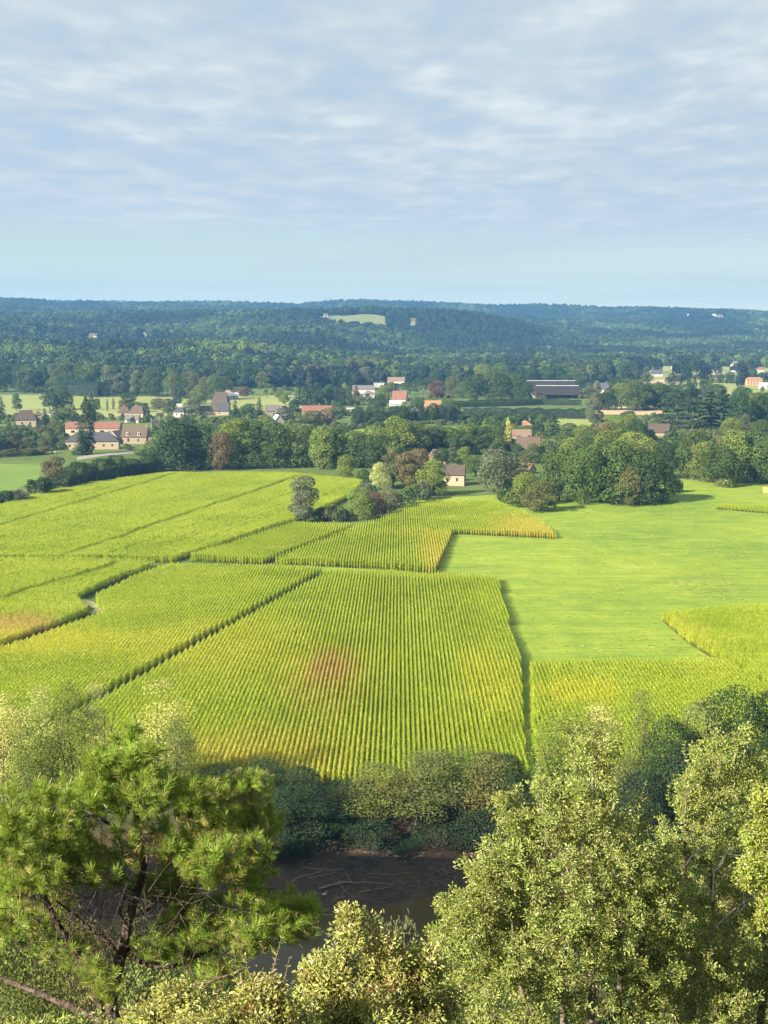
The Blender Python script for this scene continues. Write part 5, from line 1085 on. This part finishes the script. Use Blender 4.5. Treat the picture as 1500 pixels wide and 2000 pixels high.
# ---------------------------------------------------------------- foreground plants grown from limbs to leaf sprays
def grow(mb, limbs, targets, r_tip, r_max, seed, step=.16, n_side=4, wig=.03, lift=.25, limb_k=1.0):
    """limbs: list of (points, radii). Each target is joined to the nearest wood, nearest first; returns the direction of the twig at each target"""
    rg = np.random.default_rng(seed); nodes, par, cap = [], [], []
    for pts, radii in limbs:
        pts = np.asarray(pts, float); s = np.concatenate([[0], np.cumsum(np.linalg.norm(np.diff(pts, axis=0), axis=1))]); m = max(len(pts), int(s[-1] / step) + 1); q = np.linspace(0, s[-1], m)
        fine = np.stack([np.interp(q, s, pts[:, i]) for i in range(3)], 1); k = np.ones(3) / 3
        for i in range(3): fine[1:-1, i] = np.convolve(fine[:, i], k, 'valid')
        rr = np.interp(q, s, radii); fine[1:-1] += rg.normal(0, wig * .3, (m - 2, 3)) if m > 2 else 0
        mb.tube(fine, rr * limb_k, 9)
        for p, r in zip(fine, rr): nodes.append(p); par.append(-1); cap.append(r)
    n0 = len(nodes); A = np.empty((n0 + len(targets) * 8, 3)); A[:n0] = nodes; N = n0
    d0 = np.array([np.min(np.linalg.norm(A[:n0] - t_, axis=1)) for t_ in targets]); dirs = np.zeros((len(targets), 3))
    for ti in np.argsort(d0):
        t_ = targets[ti]; d = np.linalg.norm(A[:N] - t_, axis=1) + lift * np.maximum(0, A[:N, 2] - t_[2]); i = int(np.argmin(d)); a = A[i].copy(); L = np.linalg.norm(t_ - a)
        m = min(7, max(1, int(L / step))); prev = i; bow = rg.normal(0, .08 * L, 3) - [0, 0, .06 * L]
        for j in range(1, m + 1):
            f = j / m; p = a + (t_ - a) * f + bow * math.sin(math.pi * f) + (rg.normal(0, wig, 3) if j < m else 0); A[N] = p; par.append(prev); prev = N; N += 1
        dirs[ti] = unit(A[N - 1] - A[par[N - 1]])
    wgt = np.ones(N)
    for i in range(N - 1, n0 - 1, -1):
        if par[i] >= 0: wgt[par[i]] += wgt[i] * .5
    ii = np.arange(n0, N); pp = np.array([par[i] for i in ii]); r = np.minimum(r_tip * wgt ** .55, r_max)
    rp = np.where(pp >= n0, r[pp], np.minimum(r[ii] * 1.3, r_max)); mb.frusta(A[pp], A[ii], np.maximum(rp, r[ii]), r[ii], n_side)
    return dirs
def blob_targets(rg, blobs, dist, n, depth, shell=.5):
    """points in photo-drawn ellipses (px, py, rx, ry, dy) given real depth around distance dist"""
    a = np.array([b[2] * b[3] for b in blobs], float); k = rg.choice(len(blobs), n, p=a / a.sum()); out = []
    for i in k:
        px, py, rx, ry, dy = blobs[i]; d = rdirs(1, rg)[0]; r = (shell + (1 - shell) * rg.random()) if rg.random() < .8 else rg.random() ** .33
        out.append(Q(px + d[0] * r * rx, py + d[2] * r * ry, dist + dy + d[1] * r * depth * min(1, rx / 120)))
    return np.array(out)
# the pine
M_NEEDLE = leafy('pine_needles', [(.19, .31, .040), (.32, .43, .065), (.26, .37, .055), (.42, .44, .11)], trans=.38, rough=.45, spec=.4, vary=.28, clump=1.4, hue=.03, per_leaf=True)
M_NEEDLE2 = leafy('old_needles', [(.38, .31, .10), (.30, .29, .09)], trans=.25, vary=.35, clump=1.5, per_leaf=True)
M_PINEBARK, t = new_mat('pine_bark'); ob = t.add('ShaderNodeNewGeometry').outputs['Position']
b1 = t.add('ShaderNodeTexVoronoi', {'Vector': t.add('ShaderNodeMapping', {'Vector': ob, 'Scale': (1, 1, .5)}).outputs[0], 'Scale': 16}).outputs['Distance']; b2 = t.noise(ob, 6, 5, .6)
finish(t, princ(t, t.ramp(t.math('ADD', t.val(.5, b1), t.val(.6, b2)), [(.25, (.018, .013, .010)), (.5, (.055, .040, .031)), (.8, (.13, .10, .08))]), .9, .15, bump(t, b1, .9, .04)))
DP = 20.0
def L3(*pts): return [Q(a, b, DP + c * .55 + .25) for (a, b, c) in pts]
bx, by = Q(225, 2040, DP)[:2]
root = tag(empty('pine_tree', (bx, by, tz(bx, by))), 'big sunlit pine with tufted green needles and forked dark limbs at lower left', 'tree')
limbs = [([np.array([bx - .05, by, tz(bx, by) - .5])] + L3((228, 2030, 0), (215, 1950, 0), (235, 1870, 0), (250, 1800, .1), (268, 1740, .1), (282, 1700, 0), (276, 1650, -.1), (268, 1600, -.1), (255, 1540, 0), (245, 1480, .1), (240, 1430, .1)), [.17, .15, .135, .12, .10, .085, .07, .06, .05, .04, .028, .015]),
         (L3((200, 1985, 0), (175, 1900, -.3), (150, 1860, -.5), (118, 1815, -.7), (85, 1750, -.8), (62, 1700, -.9), (30, 1640, -1.0), (10, 1590, -1.1)), [.085, .08, .075, .068, .06, .05, .04, .02]),
         (L3((215, 2005, 0), (165, 1978, .4), (100, 1950, .8), (40, 1925, 1.2), (-40, 1895, 1.6)), [.09, .08, .07, .06, .035]),
         (L3((276, 1785, 0), (310, 1755, .2), (350, 1712, .4), (400, 1672, .5), (450, 1630, .7), (490, 1585, .9)), [.06, .06, .055, .05, .04, .02]),
         (L3((240, 1870, .1), (275, 1830, .5), (320, 1800, .9), (370, 1768, 1.3), (440, 1745, 1.6), (540, 1735, 2.0)), [.055, .05, .045, .04, .03, .018]),
         (L3((245, 1860, 0), (300, 1893, .2), (350, 1885, .4), (420, 1850, .6), (500, 1810, .9), (575, 1790, 1.2)), [.05, .045, .04, .035, .028, .015]),
         (L3((240, 1870, -.1), (210, 1840, -.4), (180, 1815, -.6), (150, 1790, -.7), (110, 1760, -1.4)), [.05, .05, .04, .03, .02]),
         (L3((258, 1810, 0), (232, 1795, -.3), (234, 1765, -.3), (250, 1742, -.2), (272, 1730, 0)), [.032, .035, .034, .03, .025]),
         (L3((235, 1980, 0), (280, 1950, -.6), (340, 1930, -1.0), (420, 1915, -1.3), (480, 1890, -1.5)), [.05, .045, .04, .03, .015]),
         (L3((270, 1640, 0), (215, 1610, .5), (170, 1585, .8), (120, 1560, 1.0)), [.04, .035, .03, .015]),
         (L3((262, 1570, 0), (330, 1550, .6), (390, 1530, 1.0), (470, 1520, 1.2)), [.035, .03, .025, .012])]
rgp = np.random.default_rng(71)
pb = [(240, 1437, 32, 26, 0), (195, 1488, 45, 32, 0), (275, 1480, 55, 36, .1), (240, 1500, 80, 34, 0), (330, 1535, 75, 48, .2), (170, 1555, 80, 48, .3), (270, 1560, 110, 50, 0), (60, 1575, 85, 52, -.8), (20, 1630, 70, 70, -1), (120, 1630, 80, 50, -.3), (390, 1585, 85, 60, .3), (485, 1540, 48, 46, .9), (510, 1600, 40, 55, .8), (470, 1650, 70, 60, .2), (400, 1680, 90, 60, -.3), (300, 1640, 110, 55, .3), (180, 1690, 110, 50, .2), (60, 1710, 90, 60, -.5), (480, 1720, 70, 50, .5), (545, 1775, 80, 42, .9), (585, 1800, 50, 50, .8), (470, 1830, 110, 42, .3), (380, 1790, 80, 45, 1.0), (320, 1730, 70, 40, .9), (100, 1790, 60, 40, .6), (200, 1930, 40, 40, -.4), (180, 1890, 30, 25, -.3), (420, 1900, 70, 30, .5), (30, 1800, 60, 50, .5), (120, 1850, 70, 40, .5), (300, 1850, 60, 36, .6), (350, 1850, 60, 40, .8), (420, 1560, 60, 45, .5), (440, 1610, 60, 45, .6)]
targ = blob_targets(rgp, pb, DP, 2000, 1.6, .3); hole = vnoise(targ[:, 0] + targ[:, 1] * .4, targ[:, 2] + targ[:, 1] * .3, .55, 5); targ = targ[(hole > .26) | (rgp.random(len(targ)) < .4)]
wood = MB(); dirs = grow(wood, limbs, targ, .004, .024, 72, .14, 4, .02, limb_k=.78)
for i in range(330):                             # bare dead twigs low inside the crown
    a = Q(rgp.uniform(20, 420), rgp.uniform(1680, 1860), DP + rgp.uniform(-1, 1)); d = unit(rgp.normal(0, 1, 3) + [0, 0, -.2]); L = rgp.uniform(.3, .9); wood.tube([a, a + d * L * .5 + rgp.normal(0, .05, 3), a + d * L + rgp.normal(0, .12, 3)], [.007, .005, .002], 4)
wood.build('trunk', M_PINEBARK, root, smooth=True)
nd, no = MB(), MB(); ax = unit(dirs * .6 + np.array([-.05, -.12, .75]) + rgp.normal(0, .25, (len(targ), 3)))
# tufts: a brush of needles along the last span of each shoot
def tufts(mb, pts, axes, per, ln, wd, rg):
    n = len(pts) * per; a = np.repeat(axes, per, 0); s = rg.uniform(-.12, .06, n); sp = rdirs(n, rg); sp -= a * np.sum(sp * a, 1, keepdims=True); sp = unit(sp)
    f = rg.uniform(.35, 1.15, n) - s * 2.2; d = unit(a + sp * f[:, None]); needles(mb, np.repeat(pts, per, 0) + a * s[:, None], d, ln * rg.uniform(.7, 1.15, n), wd, 0, rg)
tufts(nd, targ, ax, 74, .165, .0068, rgp)
inner = blob_targets(rgp, pb[9:], DP, 800, 1.4, .1); tufts(no, inner, unit(rgp.normal(0, 1, (len(inner), 3)) + [0, 0, .2]), 26, .16, .005, rgp)
nd.build('needles', M_NEEDLE, root); no.build('old_needles', M_NEEDLE2, root)
inv = Matrix.Translation(root.location).inverted()
for ch in root.children: ch.matrix_parent_inverse = inv

# broadleaf shrubs
def shrub(name, label, cat, dist, blobs, stems, n_spray, per, leaf, cols, seed, depth=.9, spread=.16, gloss=.42, shoots=(), shell=.45, warm=0):
    rg = np.random.default_rng(seed); sx, sy = Q(stems[0][0], 1990, dist)[:2]; sz = tz(sx, sy)
    root = tag(empty(name, (sx, sy, sz)), label, cat)
    mat = leafy('shrub_leaves', cols, trans=.28, rough=gloss, spec=.65, vary=.33, clump=2.2, hue=.035, per_leaf=True)
    tg = blob_targets(rg, blobs, dist, n_spray, depth, shell); hole = vnoise(tg[:, 0] + tg[:, 1] * .4, tg[:, 2] + tg[:, 1] * .3, .34, seed) * .65 + vnoise(tg[:, 0], tg[:, 2], .13, seed + 3) * .35; tg = tg[(hole > .40) | (rg.random(len(tg)) < .12)]; limbs = []
    for (px0, px1, py1, dy) in stems:
        a = Q(px0, 1990, dist + dy * .3); a[2] = tz(a[0], a[1]) - .2; b = Q(px1, py1, dist + dy); mid = (a + b) / 2 + rg.normal(0, .12, 3); Lh = np.linalg.norm(b - a); limbs.append(([a, a * .7 + mid * .3 + rg.normal(0, .05, 3), mid, b * .6 + mid * .4 + rg.normal(0, .08, 3), b], np.array([.05, .044, .034, .02, .008]) * min(1.3, Lh / 4 + .35)))
    wood = MB(); dirs = grow(wood, limbs, tg, .0022, .02, seed + 1, .13, 4, .02)
    lf = MB(); n = len(tg) * per; a = np.repeat(unit(dirs + rg.normal(0, .35, dirs.shape) + [0, 0, .35]), per, 0); s = rg.uniform(-1, .35, n); base = np.repeat(tg, per, 0) + a * s[:, None] * spread
    sp = rdirs(n, rg); sp -= a * np.sum(sp * a, 1, keepdims=True); sp = unit(sp); base = base + sp * rg.uniform(0, spread * .35, n)[:, None]
    d = unit(sp * .9 + a * rg.uniform(.3, 1.1, n)[:, None]); nr = unit(np.cross(d, rdirs(n, rg)) + [-.15, -.25, .5]); L = leaf * rg.uniform(.55, 1.2, n)
    leaves(lf, base, d, nr, L, L * rg.uniform(.36, .5, n))
    for (p0, p1, nl) in shoots:                  # long upright shoots with paired leaves
        a0 = Q(p0[0], p0[1], dist + rg.uniform(-.2, .2)); a1 = Q(p1[0], p1[1], dist + rg.uniform(-.3, .3)); m = (a0 + a1) / 2 + rg.normal(0, .03, 3); q = np.linspace(0, 1, 9)[:, None]; path = a0 * (1 - q) ** 2 + 2 * m * q * (1 - q) + a1 * q * q
        wood.tube(path, np.linspace(.006, .002, 9), 4); f = np.repeat(np.linspace(.1, 1, nl), 2); pos = np.stack([np.interp(f, q[:, 0], path[:, i]) for i in range(3)], 1); dd = unit(path[-1] - path[0]); sd = rdirs(len(f), rg); sd -= dd * (sd @ dd)[:, None]; sd = unit(sd); sd[1::2] = -sd[0::2]
        Ls = leaf * 1.25 * (1.15 - .55 * f) * rg.uniform(.8, 1.2, len(f)); leaves(lf, pos, unit(sd + dd * .9), unit(np.cross(sd, rdirs(len(f), rg)) + [-.1, -.3, .6]), Ls, Ls * .36)
    lf.build('leaves', mat, root); wood.build('branches', M_TWIG, root, smooth=True)
    if warm:
        k = rg.choice(len(tg), warm); fb = MB(); nb = warm * 40; pos = np.repeat(tg[k], 40, 0) + rg.normal(0, .035, (nb, 3)); diamonds(fb, pos, rdirs(nb, rg), .018, .014, rg); fb.build('seed_heads', M_SEED, root)
    inv = Matrix.Translation(root.location).inverted()
    for ch in root.children: ch.matrix_parent_inverse = inv
M_TWIG = plain('shrub_bark', (.20, .17, .125), .85, .15, .3, 5.0)
M_SEED = plain('seed_heads', (.36, .15, .09), .8, .1, .3, 9.0)
PALE = [(.29, .34, .062), (.22, .285, .043), (.48, .48, .15), (.145, .21, .036), (.35, .395, .078)]
YEL = [(.36, .41, .07), (.28, .35, .05), (.46, .47, .13)]
WARM = [(.36, .39, .085), (.28, .33, .06), (.50, .48, .16), (.36, .31, .09)]
shrub('pale_shrub', 'tall pale olive shrub with sunlit leaves, left of the two high ones', 'shrub', 14.5,
      [(1130, 1470, 32, 45, 0), (1185, 1478, 30, 45, 0), (1160, 1530, 62, 55, 0), (1060, 1555, 60, 45, 0), (1110, 1590, 100, 60, 0), (1220, 1600, 70, 55, .2), (1010, 1620, 45, 40, 0), (1130, 1670, 150, 70, -.1), (1000, 1690, 60, 50, -.3), (960, 1660, 30, 25, -.4), (1220, 1700, 110, 80, .2), (1080, 1760, 160, 80, -.3), (960, 1740, 70, 60, -.5), (935, 1700, 45, 36, -.4), (905, 1770, 55, 45, -.5), (1005, 1635, 50, 42, -.1), (985, 1575, 28, 26, -.1), (875, 1840, 50, 45, -.6), (1280, 1700, 60, 60, .3), (1290, 1800, 70, 80, .3), (1300, 1900, 80, 80, .2), (1345, 1790, 60, 70, .7), (1370, 1890, 80, 80, .6), (1410, 1960, 100, 60, .5), (1440, 1850, 60, 70, .8), (1230, 1820, 130, 90, 0), (1060, 1860, 170, 90, -.4), (930, 1800, 70, 60, -.6), (900, 1860, 80, 70, -.6), (1180, 1940, 170, 90, 0), (980, 1960, 140, 90, -.5)],
      [(1120, 1160, 1460, 0), (1150, 1060, 1560, -.3), (1180, 1230, 1600, .4), (1080, 980, 1690, -.6), (1100, 1000, 1800, -.8), (1200, 1280, 1760, .2)], 3300, 44, .037, PALE, 501, 1.1,
      shoots=[((1130, 1460), (1122, 1405), 9), ((1185, 1470), (1192, 1412), 9), ((1010, 1600), (972, 1540), 9), ((1060, 1540), (1050, 1478), 9), ((960, 1660), (928, 1642), 6), ((1240, 1580), (1262, 1528), 8), ((1150, 1480), (1158, 1428), 8), ((920, 1790), (890, 1742), 8), ((1100, 1570), (1082, 1500), 9)])
shrub('pale_shrub', 'tall pale olive shrub at the right edge with white bare branches', 'shrub', 17.0,
      [(1400, 1450, 26, 22, 0), (1458, 1440, 26, 28, 0), (1365, 1490, 30, 40, 0), (1420, 1490, 62, 40, 0), (1355, 1550, 50, 50, 0), (1440, 1560, 85, 60, .2), (1490, 1510, 40, 50, .2), (1350, 1630, 70, 60, 0), (1440, 1650, 100, 70, 0), (1330, 1720, 90, 70, -.2), (1450, 1760, 110, 80, 0), (1340, 1820, 100, 80, -.2), (1460, 1870, 110, 90, 0), (1350, 1930, 120, 90, -.2), (1490, 1960, 90, 80, 0)],
      [(1400, 1410, 1450, 0), (1420, 1460, 1450, .3), (1380, 1340, 1560, -.3), (1430, 1490, 1620, .3), (1390, 1320, 1760, -.4)], 2300, 42, .041, PALE, 511, 1.2,
      shoots=[((1400, 1445), (1398, 1412), 7), ((1458, 1430), (1466, 1398), 7), ((1350, 1500), (1338, 1450), 8), ((1440, 1460), (1436, 1418), 7), ((1340, 1560), (1312, 1520), 7)])
shrub('bright_shrub', 'bright yellow green shrub on the right edge in front of the pale ones', 'shrub', 13.0,
      [(1495, 1570, 24, 34, 0), (1488, 1640, 34, 50, 0), (1475, 1700, 40, 36, 0), (1500, 1760, 34, 60, 0)], [(1620, 1500, 1600, .5), (1640, 1500, 1740, .4)], 260, 30, .040, YEL, 521, .5)
shrub('leafy_shrub', 'sunlit yellow green shrub with tall leaning sprigs at bottom centre', 'shrub', 10.0,
      [(685, 1790, 26, 26, 0), (720, 1800, 30, 26, 0), (700, 1850, 60, 45, 0), (760, 1870, 60, 40, .1), (640, 1900, 55, 40, 0), (820, 1880, 50, 40, .2), (720, 1940, 130, 60, 0), (840, 1950, 70, 60, .2), (620, 1980, 100, 50, -.1), (760, 2000, 130, 50, -.2)],
      [(700, 690, 1790, 0), (730, 760, 1850, .2), (680, 640, 1890, -.2), (780, 830, 1880, .3)], 1200, 34, .036, WARM, 531, .5,
      shoots=[((690, 1840), (676, 1765), 7), ((760, 1860), (775, 1800), 7), ((800, 1860), (815, 1822), 6), ((650, 1895), (656, 1835), 6), ((840, 1880), (872, 1822), 7), ((610, 1900), (592, 1868), 5)], warm=22)
shrub('leafy_shrub', 'sunlit pale shrub with long upright shoots and reddish seed heads, bottom left', 'shrub', 9.0,
      [(330, 1960, 40, 45, 0), (285, 1985, 40, 35, 0), (380, 1970, 70, 40, 0), (460, 1975, 60, 50, 0), (520, 1960, 55, 60, 0), (430, 2010, 140, 40, -.2), (570, 1990, 50, 40, 0)],
      [(400, 330, 1930, 0), (450, 470, 1900, .1), (480, 540, 1900, 0)], 760, 32, .034, WARM, 541, .45,
      shoots=[((500, 1960), (462, 1828), 11), ((520, 1950), (550, 1832), 11), ((480, 1970), (440, 1872), 8), ((540, 1960), (565, 1872), 7), ((330, 1950), (322, 1880), 8), ((365, 1960), (362, 1900), 6), ((400, 1970), (388, 1928), 5), ((300, 1980), (212, 1965), 6), ((430, 1970), (420, 1930), 5), ((560, 1960), (600, 1868), 8)], warm=16)
shrub('low_shrub', 'low pale shrub tips at the bottom edge below the pine', 'shrub', 11.0, [(225, 1990, 50, 25, 0), (160, 2010, 70, 25, 0), (60, 2015, 80, 20, 0)], [(180, 220, 1985, 0), (150, 80, 2000, 0)], 190, 20, .045, PALE, 551, .35)

# pale bare branches showing through the right shrub, parts of it
rg = np.random.default_rng(77); sh = [o for o in bpy.data.objects if o.name.startswith('pale_shrub') and 'right edge' in o.get('label', '')][0]; mb = MB()
for (a, b) in [((1380, 1830), (1470, 1752)), ((1470, 1752), (1500, 1740)), ((1440, 1790), (1452, 1740)), ((1392, 1760), (1394, 1690)), ((1340, 1690), (1366, 1658)), ((1440, 1640), (1480, 1612)), ((1372, 1905), (1384, 1880)), ((1400, 1700), (1425, 1655)), ((1330, 1900), (1345, 1850))]:
    p0, p1 = Q(*a, 15.75), Q(*b, 15.85); m = (p0 + p1) / 2 + rg.normal(0, .03, 3); mb.tube([p0, m, p1], [.014, .011, .005], 5)
    for _ in range(3):
        f = rg.random(); q = p0 + (p1 - p0) * f; d = unit(p1 - p0 + rg.normal(0, .25, 3)); mb.tube([q, q + d * .15, q + d * .3 + [0, 0, .04]], [.006, .004, .002], 4)
o = mb.build('bare_branches', plain('pale_bark', (.50, .44, .34), .85, .15, .2, 6.0), sh, smooth=True); o.matrix_parent_inverse = Matrix.Translation(sh.location).inverted()
# ---------------------------------------------------------------- the air
hz = MB(); hz.box((0, 3560, 112), (9400, 8000, 250))
M_HAZE, t = new_mat('haze'); vol = t.add('ShaderNodeVolumePrincipled', {'Color': (.22, .53, 1.0, 1), 'Density': .00010, 'Anisotropy': .2})
o_ = t.add('ShaderNodeOutputMaterial'); t.l.new(vol.outputs[0], o_.inputs['Volume'])
h = hz.build('haze', M_HAZE); tag(h, 'thin blue haze over the valley', 'haze', kind='stuff')
